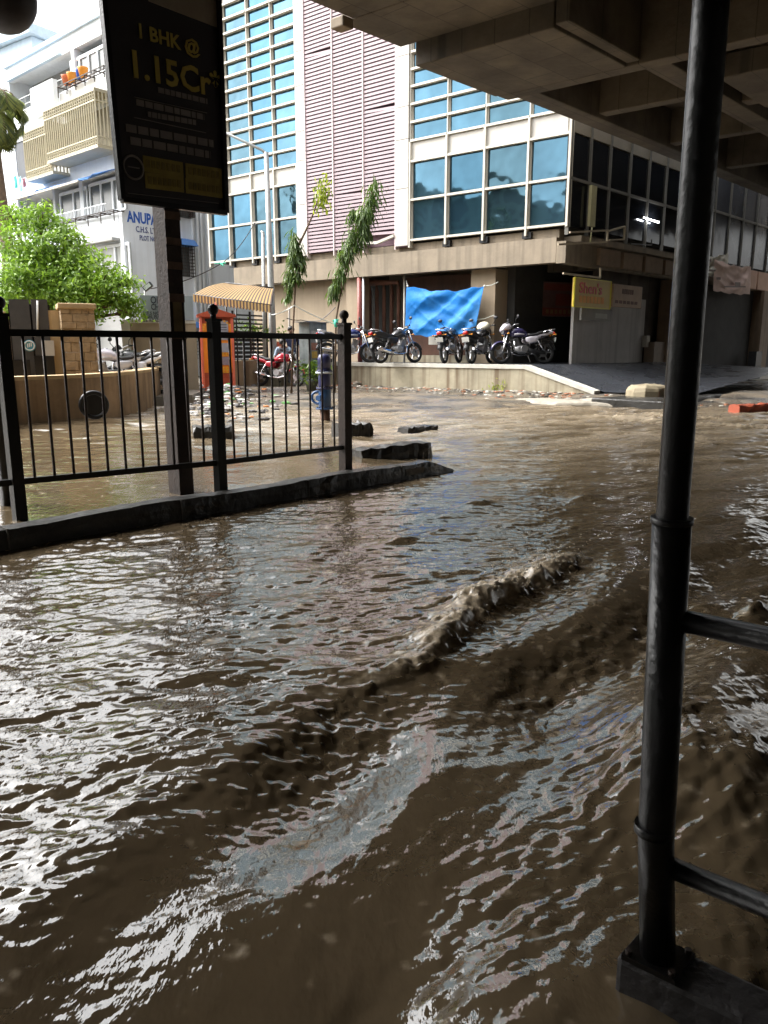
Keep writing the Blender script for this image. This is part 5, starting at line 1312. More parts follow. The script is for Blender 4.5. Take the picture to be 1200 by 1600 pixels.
mb = MB(); mb.tube([a_l, a_r], .02, 6); mb.tube([t_l, t_r], .025, 6); mb.tube([a_l, t_l], .018, 6); mb.tube([a_r, t_r], .018, 6); mb.tube([t_l, Vector((t_l.x, t_l.y, .1))], .03, 6); mb.tube([a_l.lerp(a_r, .55), Vector((a_l.lerp(a_r, .55).x, a_l.lerp(a_r, .55).y, .2))], .02, 6); mb.build('frame', darkmetal, aw)
# louvred gate
l0, l1 = P(366, 560, 24.0), P(418, 560, 25.2); zt = P(390, 492, 24.6).z; zb = P(390, 566, 24.6).z; l0.z = l1.z = 0
d = (l1 - l0).normalized(); lg_ = thing('slatted_gate', Vector((l0.x, l0.y, zb)), 'dark horizontal slatted metal gate under the striped awning', 'gate')
mb = MB(); z = zb + .05
while z < zt: mb.bar(l0 + Z * z, l1 + Z * z, .02, .085 if z < zb + .75 else .05); z += .125
mb.build('slats', darkmetal, lg_)
mb = MB()
for u in (0, .5, 1): p = l0.lerp(l1, u); mb.bar(p + Z * zb, p + Z * (zt + .1), .06)
mb.build('frame', darkmetal, lg_)
wk0, wk1 = P(366, 600, 23.2), P(470, 600, 25.0); wk0.z = wk1.z = 0
pw = MB(); z1_ = P(400, 563, 23.8).z; d2 = Vector((-(wk1 - wk0).y, (wk1 - wk0).x, 0)).normalized() * .25
pw.hexa([wk0 - Z * .1, wk1 - Z * .1, wk1 + d2 - Z * .1, wk0 + d2 - Z * .1, wk0 + Z * z1_, wk1 + Z * z1_, wk1 + d2 + Z * z1_, wk0 + d2 + Z * z1_]); pw.build('plinth_wall', wallcon, label='low concrete wall under the dark slatted gate behind the red motorbike', cat='wall')
# vine on the gate
n = 300; c = np.array(l0.lerp(l1, .5)) + rng.normal(size=(n, 3)) * np.array([.45, .12, .16]) + np.array([0, .4, zb + .95]); d = unit(n); n_ = unit(n); n_ -= d * (n_ * d).sum(1, keepdims=True); n_ /= np.linalg.norm(n_, axis=1, keepdims=True)
hb = thing('hedge_plant', Vector((l0.lerp(l1, .5).x, l0.y + .8, 0)), 'green plant showing through the slatted gate', 'plant'); leafmesh('foliage', c, d, n_, .14, .06, leafdark, hb)
MB().tube([l0.lerp(l1, .5) + Vector((0, .45, 0)), l0.lerp(l1, .5) + Vector((0, .4, zb + 1))], .025, 6).build('stem', bark, hb)
# electric box
e0, e1 = G(485, 604, .08), G(531, 601, .08); e1 = e0 + (e1 - e0).normalized() * .86; d = (e1 - e0).normalized(); n_ = Vector((-d.y, d.x, 0)); ze = P(508, 508, e0.y).z
eb = thing('electric_box', e0.lerp(e1, .5), 'grey electric junction box with torn posters on its doors, beside the platform wall', 'electric box')
c = e0.lerp(e1, .5) + n_ * .2
greybox = M('weathered grey box', (.27, .31, .31), .55, .1, .3, 5, streak=.5)
MB().box(c + Z * (ze / 2 + .04), (.86, .4, ze - .08), d, n_).build('cabinet', greybox, eb, bevel=.01)
MB().box(c + Z * (ze + .012) - d * .1, (1.12, .5, .022), d, n_).build('lid', greysteel, eb)
for s_ in (-.205, .205): MB().box(c - n_ * .206 + d * s_ + Z * (ze * .52), (.39, .012, ze * .86), d, n_).build('door', greybox, eb)
pc = [M('torn white poster', (.58, .58, .56), .7, 0, .25, 9), M('torn yellow poster', (.62, .44, .10), .7, 0, .3, 9), M('torn blue poster', (.25, .42, .46), .7, 0, .3, 9), M('torn red poster', (.42, .2, .14), .7, 0, .3, 9), M('dark wet poster', (.12, .13, .12), .7, 0, .3, 9)]
for (x, z, w, h, k) in ((-.2, 1.42, .3, .18, 0), (.18, 1.43, .3, .16, 0), (-.22, 1.08, .3, .22, 3), (-.2, .86, .3, .2, 1), (.2, 1.05, .24, .36, 0), (.12, .78, .3, .18, 2), (-.24, .62, .22, .2, 2), (-.2, .42, .28, .16, 1), (.24, .5, .2, .26, 4), (.22, .9, .1, .14, 1)):
    MB().box(c - n_ * (.216 + .002 * k) + d * x + Z * z * ze / 1.72, (w, .004, h), d, n_).build('poster', pc[k], eb)
# blue valve post
vb = G(508, 657, 0); vb.z = -.05
va = thing('valve_post', vb, 'blue and navy water valve post standing in the shallow flood behind the railing', 'water valve')
MB().tube([vb - Z * .1, vb + Z * .24], .085, 16).build('foot_pipe', M('rusty foot', (.10, .05, .03), .7, 0, .4, 9), va)
def cyl(z0, z1, r, nm, mt): return MB().tube([vb + Z * z0, vb + Z * z1], r, 18).build(nm, mt, va, bevel=.006)
cyl(.24, .27, .155, 'flange', valveblue); cyl(.27, .58, .11, 'valve_body', valveblue); cyl(.58, .61, .145, 'flange', valvenavy); cyl(.61, .84, .105, 'valve_body', valvenavy); cyl(.84, .87, .15, 'flange', M('pale worn flange', (.42, .45, .5), .5)); cyl(.87, .905, .13, 'flange', valvenavy)
MB().tube([vb + Z * .905, vb + Z * 1.10, vb + Z * 1.155, vb + Z * 1.17], [.112, .112, .085, .02], 18).build('cap', valvenavy, va)
MB().torus(vb + Z * .44 - Vector((.12, .02, 0)), .10, .022, (.2, 1, 0), 20, 8).build('handwheel', valveblue, va)
MB().tube([vb + Z * .44, vb + Z * .44 - Vector((.1, .17, 0))], .05, 12).build('outlet', valveblue, va)
mb = MB()
for z in (.255, .595, .855):
    for k in range(8): th = 6.283 * k / 8; mb.ball(vb + Z * (z + .02) + Vector((math.cos(th) * .128, math.sin(th) * .128, 0)), .016, 6)
mb.build('bolts', darkmetal, va)
# street lamp post with its arm, and the thinner pole beside it
lb_ = P(429, 600, 24.6); lb_.z = 0
sl = thing('street_lamp', lb_, 'tall grey street lamp post with an arm reaching left past the dark sign', 'street lamp')
tp = P(416, 238, 24.6)
MB().tube([lb_, lb_.lerp(tp, .32), lb_.lerp(tp, .33), lb_.lerp(tp, .62), lb_.lerp(tp, .63), tp], [.115, .11, .10, .09, .08, .07], 14).build('post', greysteel, sl)
ae = P(328, 196, 24.2)
MB().tube([tp - Z * .05, tp + Vector((-.12, 0, .06)), ae], [.045, .04, .032], 10).build('arm', greysteel, sl)
dA = (ae - tp).normalized(); MB().loft([(0, 0, 0, .05, .04), (.12, 0, 0, .13, .06), (.5, 0, 0, .14, .06), (.62, 0, 0, .05, .04)], 12).build('lamp_head', greysteel, None, origin=Vector((0, 0, 0)))
lh = COL.objects['lamp_head'] if 'lamp_head' in COL.objects else None
lh = [o for o in COL.objects if o.name.startswith('lamp_head') and o.parent is None][-1]
rot = Vector((1, 0, 0)).rotation_difference(dA).to_matrix().to_4x4(); lh.data.transform(wmat(sl).inverted() @ Matrix.Translation(ae - dA * .05) @ rot); lh.parent = sl; lh.matrix_world = Matrix.Identity(4); lh.matrix_basis = Matrix.Identity(4)
p0 = P(414, 600, 24.9); p0.z = 0; p1 = P(411, 364, 24.9); th_ = thing('thin_pole', p0, 'thinner weathered pole with a hooked tip just left of the street lamp post', 'pole')
MB().tube([p0, p1], [.06, .05], 10).build('shaft', greysteel, th_); MB().tube([p1, p1 + Z * .06 - Vector((.06, 0, 0))], [.05, .02], 8).build('hook', white, th_)
# wires, ribbons and ropes
def wire(pts, r, mat, label, cat='wire', sag=.12, name='overhead_wire'):
    out = []
    for a, b in zip(pts, pts[1:]):
        for k in range(9): u = k / 9; out.append(a.lerp(b, u) - Z * sag * 4 * u * (1 - u))
    out.append(pts[-1]); return MB().tube(out, r, 5).build(name, mat, label=label, cat=cat)
wire([P(226, 452, 19.5), P(347, 411, 21.5), P(398, 348, 24.0), P(400, 346, 26)], .012, darkmetal, 'thin overhead wire rising from the floodlight to the blue glass bay')
mb = MB(); c = P(345, 411, 21.45)
for k in range(16):
    d = Vector(unit(1)[0]); d.z = -abs(d.z) * .6; mb.tube([c, c + d * random.uniform(.08, .2)], .014, 4)
mb.build('green_ribbon', ropegreen, label='green ribbon knotted round the overhead wire below the blue glass', cat='ribbon')
wire([P(425, 492, 24.5), P(459, 478, 20.55)], .016, ropewhite, 'white rope tied from the lamp post to the left sapling', 'rope', .04, 'rope')
wire([P(459, 477, 20.55), P(525, 507, 20.95)], .014, ropewhite, 'white rope stretched between the two saplings', 'rope', .03, 'rope')
mb = MB(); c = P(525, 505, 20.9)
for k in range(14):
    d = Vector(unit(1)[0]); mb.tube([c, c + d * random.uniform(.05, .13)], .016, 4)
mb.tube([c - Z * .1, c + Z * .1], .05, 8); mb.build('green_ribbon', ropegreen, label='green ribbon tied round the trunk of the taller sapling', cat='ribbon')
wire([P(448, 497, 24.3), P(470, 500, 24.4), P(500, 501, 24.2), P(524, 480, 24.1)], .013, darkmetal, 'loose cable looping along the tan wall behind the saplings', 'cable', .03, 'wall_cable')
sp_ = P(452, 600, 25.2); sp_.z = 0; MB().tube([sp_, P(452, 480, 25.2)], .03, 8).build('support_stake', M('grey stake', (.28, .25, .22), .8), label='grey wooden stake beside the left sapling', cat='stake')
pl = P(437, 600, 25.3); MB().box(Vector((pl.x, pl.y, .7)), (.14, .05, 1.45), (1, 0, 0), (0, 1, 0)).build('plank', redpost, label='red painted plank leaning by the wall behind the lamp post', cat='plank')
#CUT6
# ================================================================== motorcycles
def paint(name, c): return M(name, c, .25, .1, .1, 4, coat=.6)
def motorcycle(loc, heading, label, body, accent=None, lean=7, cowl=False, steer=0, plate_m=None, guard=False, sheet=None, silver=None,
               group='motorcycles parked on the raised platform'):
    """built at the origin facing +X on its wheels, then turned and leaned onto its stand"""
    accent = accent or body; silver = silver or alloy
    root = thing('motorcycle', Vector((0, 0, 0)), label, 'motorcycle', group)
    def wheel(x):
        mb = MB(); c = Vector((x, 0, .30)); mb.torus(c, .222, .020, (0, 1, 0), 28, 6); mb.tube([c - Vector((0, .07, 0)), c + Vector((0, .07, 0))], .045, 12)
        for k in range(5):
            th = 6.283 * k / 5 + .3; d = Vector((math.cos(th), 0, math.sin(th))); d2 = Vector((math.cos(th + .22), 0, math.sin(th + .22)))
            mb.bar(c + d * .03, c + d2 * .21, .035, .022, up=(0, 1, 0))
        mb.tube([c - Vector((0, .045, 0)), c - Vector((0, .055, 0))], .11, 18)
        w = mb.build('wheel', silver, root); MB().torus(c, .252, .048, (0, 1, 0), 32, 10).build('tyre', rubber, w); return w
    wheel(-.62); wheel(.66)
    mb = MB()
    for y in (-.085, .085): mb.tube([(.66, y, .30), (.60, y, .46), (.44, y, .95)], [.024, .026, .02], 8)
    mb.bar((.46, -.1, .86), (.46, .1, .86), .04); mb.build('fork', chrome, root)
    mb = MB(); vs = []; n = 12
    for i in range(n + 1):
        th = R(15 + 135 * i / n)
        for k in range(5): y = -.07 + .035 * k; r = .335 - .02 * abs(k - 2) ** 1.5 * .8; vs.append((.66 + r * math.cos(th), y, .30 + r * math.sin(th)))
    mb.add(vs, [(i * 5 + k, i * 5 + k + 1, (i + 1) * 5 + k + 1, (i + 1) * 5 + k) for i in range(n) for k in range(4)], True); f = mb.build('front_fender', body, root); f.modifiers.new('S', 'SOLIDIFY').thickness = .008
    mb = MB(); vs = []
    for i in range(n + 1):
        th = R(40 + 130 * i / n)
        for k in range(5): y = -.085 + .0425 * k; r = .36 - .02 * abs(k - 2) ** 1.5 * .8; vs.append((-.62 + r * math.cos(th), y, .33 + r * math.sin(th)))
    mb.add(vs, [(i * 5 + k, i * 5 + k + 1, (i + 1) * 5 + k + 1, (i + 1) * 5 + k) for i in range(n) for k in range(4)], True); f = mb.build('rear_fender', seatm, root); f.modifiers.new('S', 'SOLIDIFY').thickness = .008
    h = MB().loft([(.44, 0, .90, .07, .07), (.50, 0, .90, .105, .10), (.57, 0, .89, .11, .105), (.60, 0, .89, .10, .095)], 16, 2.2).build('headlight', body if cowl else seatm, root)
    MB().loft([(.598, 0, .89, .095, .09), (.625, 0, .89, .06, .055)], 16, 2.2).build('headlight_lens', clearlens, h)
    if cowl:
        MB().loft([(.36, 0, 1.0, .10, .05), (.46, 0, 1.02, .15, .11), (.58, 0, .99, .14, .10), (.66, 0, .93, .09, .06)], 16, 2.4).build('headlight_cowl', accent, root)
        MB().loft([(.36, 0, 1.16, .09, .02), (.46, 0, 1.12, .13, .035), (.56, 0, 1.06, .11, .02)], 12).build('windscreen', darkmetal, root)
    hb = MB().tube([(.26, -.37, 1.04), (.33, -.22, 1.05), (.40, -.08, 1.0), (.40, .08, 1.0), (.33, .22, 1.05), (.26, .37, 1.04)], .013, 8).build('handlebar', chrome, root)
    g_ = MB()
    for s in (-1, 1): g_.tube([(.325, s * .24, 1.05), (.258, s * .375, 1.04)], .02, 8)
    g_.build('grip', rubber, hb)
    for s in (-1, 1):
        m_ = MB().tube([(.32, s * .25, 1.05), (.35, s * .33, 1.16), (.31, s * .37, 1.22)], .008, 6); m_.ball((.30, s * .38, 1.25), .065, 12, .35, 1.1, .72); m_.build('mirror', seatm, hb)
    MB().loft([(.38, 0, 1.0, .1, .02), (.42, 0, 1.04, .1, .05), (.46, 0, 1.03, .08, .03)], 12).build('instrument_panel', seatm, hb)
    tank = MB().loft([(.40, 0, .83, .045, .06), (.32, 0, .85, .10, .11), (.18, 0, .86, .15, .135), (.04, 0, .845, .145, .12), (-.08, 0, .80, .10, .08), (-.14, 0, .775, .06, .04)], 18, 2.5).build('fuel_tank', body, root)
    MB().loft([(.30, 0, .80, .112, .035), (.18, 0, .81, .157, .045), (.02, 0, .80, .147, .03)], 16, 2.8).build('tank_stripe', accent, tank)
    MB().tube([(.14, 0, .985), (.14, 0, 1.005)], .035, 12).build('filler_cap', chrome, tank)
    MB().loft([(-.08, 0, .80, .09, .03), (-.20, 0, .785, .125, .045), (-.38, 0, .80, .135, .05), (-.48, 0, .845, .125, .055), (-.68, 0, .865, .115, .05), (-.78, 0, .87, .07, .03)], 16, 2.8).build('seat', seatm, root)
    MB().loft([(-.22, 0, .70, .10, .06), (-.42, 0, .745, .125, .07), (-.64, 0, .80, .115, .065), (-.84, 0, .86, .075, .05), (-.90, 0, .875, .05, .03)], 16, 3).build('tail_cowl', accent, root)
    MB().tube([(-.55, -.15, .86), (-.72, -.15, .93), (-.90, -.11, .95), (-.90, .11, .95), (-.72, .15, .93), (-.55, .15, .86)], .012, 7).build('grab_rail', chrome, root)
    MB().loft([(-.885, 0, .845, .075, .05), (-.93, 0, .84, .07, .045), (-.945, 0, .84, .05, .03)], 14, 3).build('tail_light', redlens, root)
    MB().box((-.93, 0, .66), (.008, .21, .13), (1, 0, .25), (0, 1, 0), (-.25, 0, 1)).build('number_plate', plate_m or plate, root)
    MB().bar((-.78, 0, .72), (-.94, 0, .58), .14, .012).build('plate_holder', seatm, root)
    for s in (-1, 1):
        MB().loft([(-.02, s * .13, .66, .02, .05), (-.14, s * .14, .64, .03, .10), (-.32, s * .14, .66, .025, .08), (-.40, s * .13, .68, .012, .03)], 12, 3).build('side_panel', accent, root)
        m_ = MB().tube([(-.86, s * .05, .80), (-.88, s * .17, .79)], .012, 6); m_.ball((-.89, s * .19, .79), .033, 10, 1.2, .8, .7); m_.tube([(.50, s * .08, .82), (.50, s * .19, .81)], .01, 6); m_.ball((.51, s * .21, .81), .033, 10, 1.2, .8, .7); m_.build('turn_signal', M('amber lens', (.65, .25, .02), .25, 0, .1, coat=.4), root)
    en = MB()
    for k in range(7): en.box((.19 + .012 * k, 0, .50 + .028 * k), (.17, .20, .013), (1, 0, -.15), (0, 1, 0), (.15, 0, 1))
    en.loft([(-.16, 0, .40, .09, .10), (-.02, 0, .40, .13, .13), (.16, 0, .40, .12, .12), (.26, 0, .42, .07, .07)], 14, 2.8)
    en.tube([(.02, -.15, .40), (.02, .15, .40)], .10, 16); en.tube([(.17, 0, .46), (.23, 0, .70)], .065, 12); en.build('engine', silver, root)
    ex = MB().tube([(.24, -.06, .56), (.33, -.09, .46), (.29, -.11, .30), (.10, -.13, .25), (-.20, -.15, .28), (-.34, -.16, .32)], .022, 8); ex.tube([(-.30, -.16, .31), (-.36, -.165, .325), (-.78, -.18, .40), (-.84, -.18, .41)], [.024, .05, .054, .036], 12); ex.build('exhaust', chrome, root)
    fr = MB().tube([(.42, 0, .84), (.34, 0, .50), (.27, 0, .30), (-.12, 0, .27), (-.20, 0, .45), (-.22, 0, .70)], .02, 7)
    for s in (-1, 1): fr.tube([(.40, s * .02, .86), (.0, s * .09, .72), (-.30, s * .11, .70), (-.82, s * .07, .80)], .015, 6); fr.tube([(-.14, s * .10, .36), (-.62, s * .105, .30)], .018, 6)
    fr.tube([(-.05, -.22, .29), (-.05, .22, .29)], .013, 6); fr.build('frame', blackw, root)
    for s in (-1, 1):
        m_ = MB().tube([(-.34, s * .125, .70), (-.56, s * .125, .34)], .017, 8)
        for k in range(8): p = Vector((-.34, s * .125, .70)).lerp(Vector((-.56, s * .125, .34)), .1 + k * .09); m_.torus(p, .026, .007, (-.22, 0, -.36), 10, 5)
        m_.build('shock_absorber', chrome, root)
    MB().loft([(-.62, .10, .30, .012, .05), (-.30, .115, .33, .014, .055), (.0, .12, .38, .014, .07)], 10, 2.5).build('chain_cover', seatm, root)
    MB().tube([(-.06, .12, .28), (-.10, .26, .02), (-.14, .27, .02)], .012, 6).build('side_stand', blackw, root)
    if guard:
        m_ = MB()
        for z in (.50, .56, .62, .68, .74): m_.bar((-.46, .19, z), (-.82, .19, z), .015)
        m_.bar((-.46, .19, .48), (-.46, .19, .76), .016); m_.bar((-.82, .19, .48), (-.82, .19, .76), .016); m_.build('side_guard', chrome, root)
        m_ = MB()
        for s in (-1, 1): m_.tube([(.36, 0, .62), (.36, s * .26, .58), (.36, s * .27, .38), (.30, 0, .30)], .013, 7)
        m_.build('crash_bar', chrome, root)
    if sheet:
        m_ = MB(); m_.loft([(.12, 0, 1.0, .03, .02), (.18, 0, 1.02, .16, .09), (.34, .02, 1.05, .20, .13), (.48, 0, 1.0, .12, .10), (.52, 0, .98, .02, .02)], 14, 2); m_.build('handlebar_bag', sheet, root)
    M4 = Matrix.Translation(loc) @ Matrix.Rotation(heading, 4, 'Z') @ Matrix.Rotation(R(-lean), 4, 'X')
    root.matrix_world = M4
    return root
def onplat(x, D): p = P(x, 560, D); p.z = PZ + .004; return p
cream = M('cream plastic sheet', (.62, .58, .45), .6, 0, .2, 6, bump=.3)
motorcycle(onplat(544, 23.3), R(14), 'blue black motorcycle half hidden behind the last railing post', paint('deep blue paint', (.02, .035, .16)), paint('silver blue paint', (.30, .33, .45)), 6)
motorcycle(onplat(621, 22.9), R(38), 'black motorcycle with a grey tank standing under the left edge of the blue tarpaulin', paint('graphite paint', (.05, .05, .055)), seatm, 7)
motorcycle(onplat(706, 22.8), R(66), 'black motorcycle seen from behind under the middle of the blue tarpaulin', paint('black paint', (.02, .02, .022)), paint('black paint', (.02, .02, .022)), 5)
motorcycle(onplat(752, 22.2), R(58), 'black motorcycle with a cream bag over its handlebar, in front of the column', paint('black paint', (.02, .02, .022)), seatm, 5, sheet=cream)
motorcycle(onplat(818, 21.9), R(192), 'white and violet motorcycle with a chrome side guard, rightmost on the platform', paint('violet black paint', (.035, .03, .09)), paint('pearl white paint', (.66, .63, .70)), -7, cowl=True, guard=True)
rb = G(434, 603, .1); rb.z = gz(rb.x, rb.y) + .02
motorcycle(rb, R(-24), 'red motorcycle parked on the muddy road behind the railing', paint('bright red paint', (.58, .02, .05)), paint('red paint', (.40, .02, .035)), 7, group='motorcycles parked away from the platform')
yp = P(178, 575, 17.5); yp.z = .22
motorcycle(Vector((yp.x, yp.y, .22)), R(200), 'white motorcycle behind the low wall, nearest the stone pillar', paint('pearl white paint', (.66, .63, .70)), paint('silver paint', (.55, .55, .58)), 6, cowl=True, group='motorcycles parked away from the platform')
yp = P(215, 575, 17.8)
motorcycle(Vector((yp.x, yp.y, .20)), R(160), 'dark motorcycle with silver trim behind the low wall, left of the sign pole', paint('black paint', (.02, .02, .022)), paint('silver paint', (.55, .55, .58)), 6, group='motorcycles parked away from the platform')
yd = MB(); 
ya, yb_ = P(120, 600, 15.4), P(300, 600, 17.2); yc_, yd_ = P(320, 600, 19.4), P(120, 600, 19.4)
yd.prism([ya, yb_, yc_, yd_], -.2, .20); yd.build('yard_paving', M('wet yard paving', (.16, .14, .12), .35, 0, .25, 3), kind='structure')
# ================================================================== people
def person(name, label, joints, edges, rad, mat, parts, loc):
    root = thing(name, loc, label, 'person')
    me = bpy.data.meshes.new('body'); me.from_pydata([Vector(joints[k]) for k in joints], [(list(joints).index(a), list(joints).index(b)) for a, b in edges], [])
    o = bpy.data.objects.new('body', me); COL.objects.link(o)
    o.modifiers.new('Skin', 'SKIN'); sv = me.skin_vertices[0].data
    for i, k in enumerate(joints): sv[i].radius = (rad[k], rad[k] * .85) if k in ('pelvis', 'waist', 'chest') else (rad[k], rad[k]); sv[i].use_root = (k == 'pelvis')
    s = o.modifiers.new('Sub', 'SUBSURF'); s.levels = 2; s.render_levels = 2
    dg = bpy.context.evaluated_depsgraph_get(); m2 = bpy.data.meshes.new_from_object(o.evaluated_get(dg)); bpy.data.objects.remove(o)
    m2.materials.clear()
    for m in mat: m2.materials.append(m)
    for p in m2.polygons: p.use_smooth = True; p.material_index = parts(p.center)
    b = bpy.data.objects.new('body', m2); COL.objects.link(b); b.parent = root; WM[b.name] = wmat(root)
    return root
shirtn = M('navy shirt', (.022, .03, .085), .8, 0, .2, 8); trousers = M('grey blue jeans', (.30, .36, .45), .8, 0, .15, 8); khaki = M('khaki trousers', (.20, .17, .10), .8, 0, .2, 8); shirtb = M('pale blue shirt', (.42, .55, .70), .8, 0, .12, 8)
E_ = [('pelvis', 'waist'), ('waist', 'chest'), ('chest', 'neck'), ('neck', 'chin'), ('chin', 'head'), ('head', 'crown'), ('chest', 'lsh'), ('lsh', 'lel'), ('lel', 'lwr'), ('lwr', 'lha'), ('chest', 'rsh'), ('rsh', 'rel'), ('rel', 'rwr'), ('rwr', 'rha'),
      ('pelvis', 'lhip'), ('lhip', 'lkn'), ('lkn', 'lan'), ('lan', 'lto'), ('pelvis', 'rhip'), ('rhip', 'rkn'), ('rkn', 'ran'), ('ran', 'rto')]
RD = dict(pelvis=.145, waist=.13, chest=.15, neck=.058, chin=.068, head=.095, crown=.075, lsh=.07, lel=.047, lwr=.034, lha=.036, rsh=.07, rel=.047, rwr=.034, rha=.036, lhip=.09, lkn=.062, lan=.045, lto=.042, rhip=.09, rkn=.062, ran=.045, rto=.042)
def hair_and_face(root, head, fwd, up):
    f = Vector(fwd).normalized(); u = Vector(up).normalized(); s = f.cross(u); c = wmat(root) @ Vector(head)
    m = MB(); n = 14; vs = []
    for i in range(7):
        ph = R(8 + 92 * i / 6)
        for k in range(n):
            th = 6.283 * k / n; d = u * math.cos(ph) + (f * math.cos(th) + s * math.sin(th)) * math.sin(ph)
            drop = .35 if math.cos(th) > .35 and i > 3 else 0
            vs.append(c + u * .03 + d * (.112 - .02 * drop) + u * drop * .06)
    m.add(vs, [(i * n + k, (i + 1) * n + k, (i + 1) * n + (k + 1) % n, i * n + (k + 1) % n) for i in range(6) for k in range(n)] + [tuple(range(n))], True); m.build('hair', hairm, root)
    m = MB(); m.ball(c + f * .10 - u * .02, .017, 8, .9, .8, 1.3); m.ball(c + s * .092 - u * .01, .024, 8, .7, .5, 1.2); m.ball(c - s * .092 - u * .01, .024, 8, .7, .5, 1.2); m.build('face', skin, root)
    m = MB(); m.ball(c + f * .087 + s * .032 + u * .01, .011, 8); m.ball(c + f * .087 - s * .032 + u * .01, .011, 8); m.bar(c + f * .092 - s * .022 - u * .055, c + f * .092 + s * .022 - u * .055, .008, .008); m.build('eyes_and_mouth', hairm, root)
def hands(root, wrist, d, side, mat=skin):
    d = Vector(d).normalized(); side = Vector(side).normalized(); w = wmat(root) @ Vector(wrist); m = MB()
    m.bar(w, w + d * .085, .075, .028, up=d.cross(side))
    for k, l in enumerate((.062, .075, .08, .068)):
        a = w + d * .08 + side * (-.03 + .02 * k); m.tube([a, a + d * l * .5, a + d * l + d.cross(side) * -.02], [.009, .0085, .007], 6)
    a = w + d * .03 - side * .035; m.tube([a, a + d * .03 - side * .025, a + d * .06 - side * .03], [.011, .010, .008], 6)
    m.build('hand', mat, root)
q0 = P(457, 600, 25.0); gz0 = .14
J = dict(pelvis=(0, 0, .93), waist=(0, 0, 1.12), chest=(0, .0, 1.33), neck=(0, .0, 1.49), chin=(0, -.03, 1.55), head=(0, -.03, 1.63), crown=(0, -.01, 1.70), lsh=(.19, 0, 1.40), lel=(.26, .0, 1.13), lwr=(.24, -.16, .94), lha=(.24, -.20, .90), rsh=(-.19, 0, 1.40), rel=(-.26, .0, 1.13), rwr=(-.2, -.2, 1.0), rha=(-.18, -.25, .98),
         lhip=(.10, 0, .86), lkn=(.11, -.02, .48), lan=(.12, .03, .08), lto=(.13, -.13, .04), rhip=(-.10, 0, .86), rkn=(-.12, -.02, .48), ran=(-.14, .03, .08), rto=(-.15, -.13, .04))
def mt1(c):
    if c.z > 1.47 or (abs(c.x) > .15 and c.z < 1.17 and c.z > .84): return 0
    return 1 if c.z > .95 else (2 if c.z > .09 else 3)
pr = person('person', 'person in a navy shirt standing by the tan wall behind the red motorbike', J, E_, RD, [skin, shirtn, trousers, seatm], mt1, Vector((q0.x, q0.y, gz0)))
hair_and_face(pr, (0, -.03, 1.63), (0, -1, 0), (0, 0, 1)); hands(pr, (.24, -.18, .93), (0, -.7, -.7), (1, 0, 0)); hands(pr, (-.19, -.22, 1.0), (.2, -.9, -.2), (-1, 0, 0))
q1 = P(445, 600, 24.5)
J = dict(pelvis=(0, .12, .62), waist=(0, .04, .80), chest=(0, -.10, .98), neck=(0, -.18, 1.12), chin=(0, -.24, 1.16), head=(0, -.27, 1.23), crown=(0, -.26, 1.30), lsh=(.19, -.12, 1.05), lel=(.26, -.25, .80), lwr=(.2, -.42, .66), lha=(.19, -.47, .64), rsh=(-.19, -.12, 1.05), rel=(-.26, -.25, .80), rwr=(-.2, -.42, .66), rha=(-.19, -.47, .64),
         lhip=(.10, .1, .56), lkn=(.15, -.25, .46), lan=(.14, .02, .08), lto=(.15, -.13, .04), rhip=(-.10, .1, .56), rkn=(-.15, -.25, .46), ran=(-.14, .02, .08), rto=(-.15, -.13, .04))
def mt2(c):
    if c.z > 1.09 and abs(c.x) < .15 or (abs(c.x) > .15 and c.y < -.27 and c.z > .55): return 0
    return 1 if c.z > .64 else (2 if c.z > .09 else 3)
pr = person('person', 'person in a pale blue shirt crouching beside the red motorbike', J, E_, RD, [skin, shirtb, khaki, seatm], mt2, Vector((q1.x, q1.y, .14)))
hair_and_face(pr, (0, -.27, 1.23), (0, -.95, -.3), (0, -.3, .95)); hands(pr, (.195, -.44, .65), (0, -.9, -.3), (1, 0, 0)); hands(pr, (-.195, -.44, .65), (0, -.9, -.3), (-1, 0, 0))
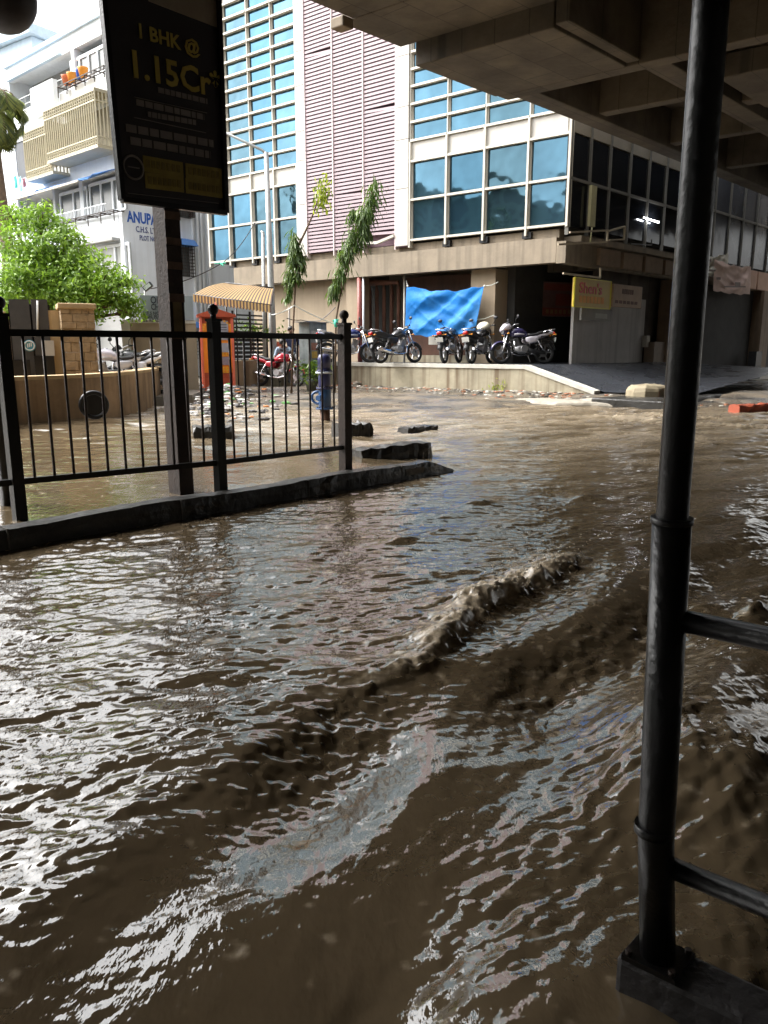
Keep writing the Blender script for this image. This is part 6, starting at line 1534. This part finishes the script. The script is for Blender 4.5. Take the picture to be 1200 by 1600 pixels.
#CUT7
# ================================================================== camera, sky, sun
cam = bpy.data.cameras.new('camera'); co = bpy.data.objects.new('camera', cam); COL.objects.link(co)
cam.sensor_fit = 'VERTICAL'; cam.sensor_height = 32.0; cam.lens = 32.0 * FPX / 1600; cam.clip_start = .05; cam.clip_end = 2000
co.location = (0, 0, CAMZ); co.rotation_euler = (math.pi / 2 - PITCH, 0, 0); SC.camera = co
wd = bpy.data.worlds.new('World'); SC.world = wd; wd.use_nodes = True
nt = wd.node_tree; bg = nt.nodes['Background']; sky = nt.nodes.new('ShaderNodeTexSky'); sky.sky_type = 'NISHITA'
SUN_AZ, SUN_EL = R(-78), R(47)     # azimuth from the view direction, to the left and a little behind
sky.sun_disc = False; sky.sun_elevation = SUN_EL; sky.sun_rotation = SUN_AZ; sky.air_density = 1.6; sky.dust_density = 8.0; sky.ozone_density = 1.0
hs = nt.nodes.new('ShaderNodeHueSaturation'); hs.inputs['Saturation'].default_value = .12
nt.links.new(sky.outputs[0], hs.inputs['Color']); nt.links.new(hs.outputs[0], bg.inputs['Color']); bg.inputs['Strength'].default_value = .15
sl_ = bpy.data.lights.new('sun', 'SUN'); sl_.energy = .5; sl_.angle = R(40); sl_.color = (1.0, .97, .92)
so = bpy.data.objects.new('sun', sl_); COL.objects.link(so)
dv = Vector((math.sin(SUN_AZ) * math.cos(SUN_EL), math.cos(SUN_AZ) * math.cos(SUN_EL), math.sin(SUN_EL)))
so.rotation_euler = dv.to_track_quat('Z', 'Y').to_euler()
vs_ = SC.view_settings; SC.display_settings.display_device = 'sRGB'; vs_.view_transform = 'Standard'; vs_.look = 'None'; vs_.exposure = 2.0; vs_.gamma = 1.0; vs_.use_curve_mapping = False
SC.cycles.max_bounces = 8; SC.cycles.diffuse_bounces = 4; SC.cycles.glossy_bounces = 4; SC.cycles.caustics_reflective = False; SC.cycles.caustics_refractive = False
SC.cycles.use_denoising = True; SC.cycles.use_adaptive_sampling = True; SC.cycles.adaptive_threshold = .02; SC.cycles.sample_clamp_indirect = 6
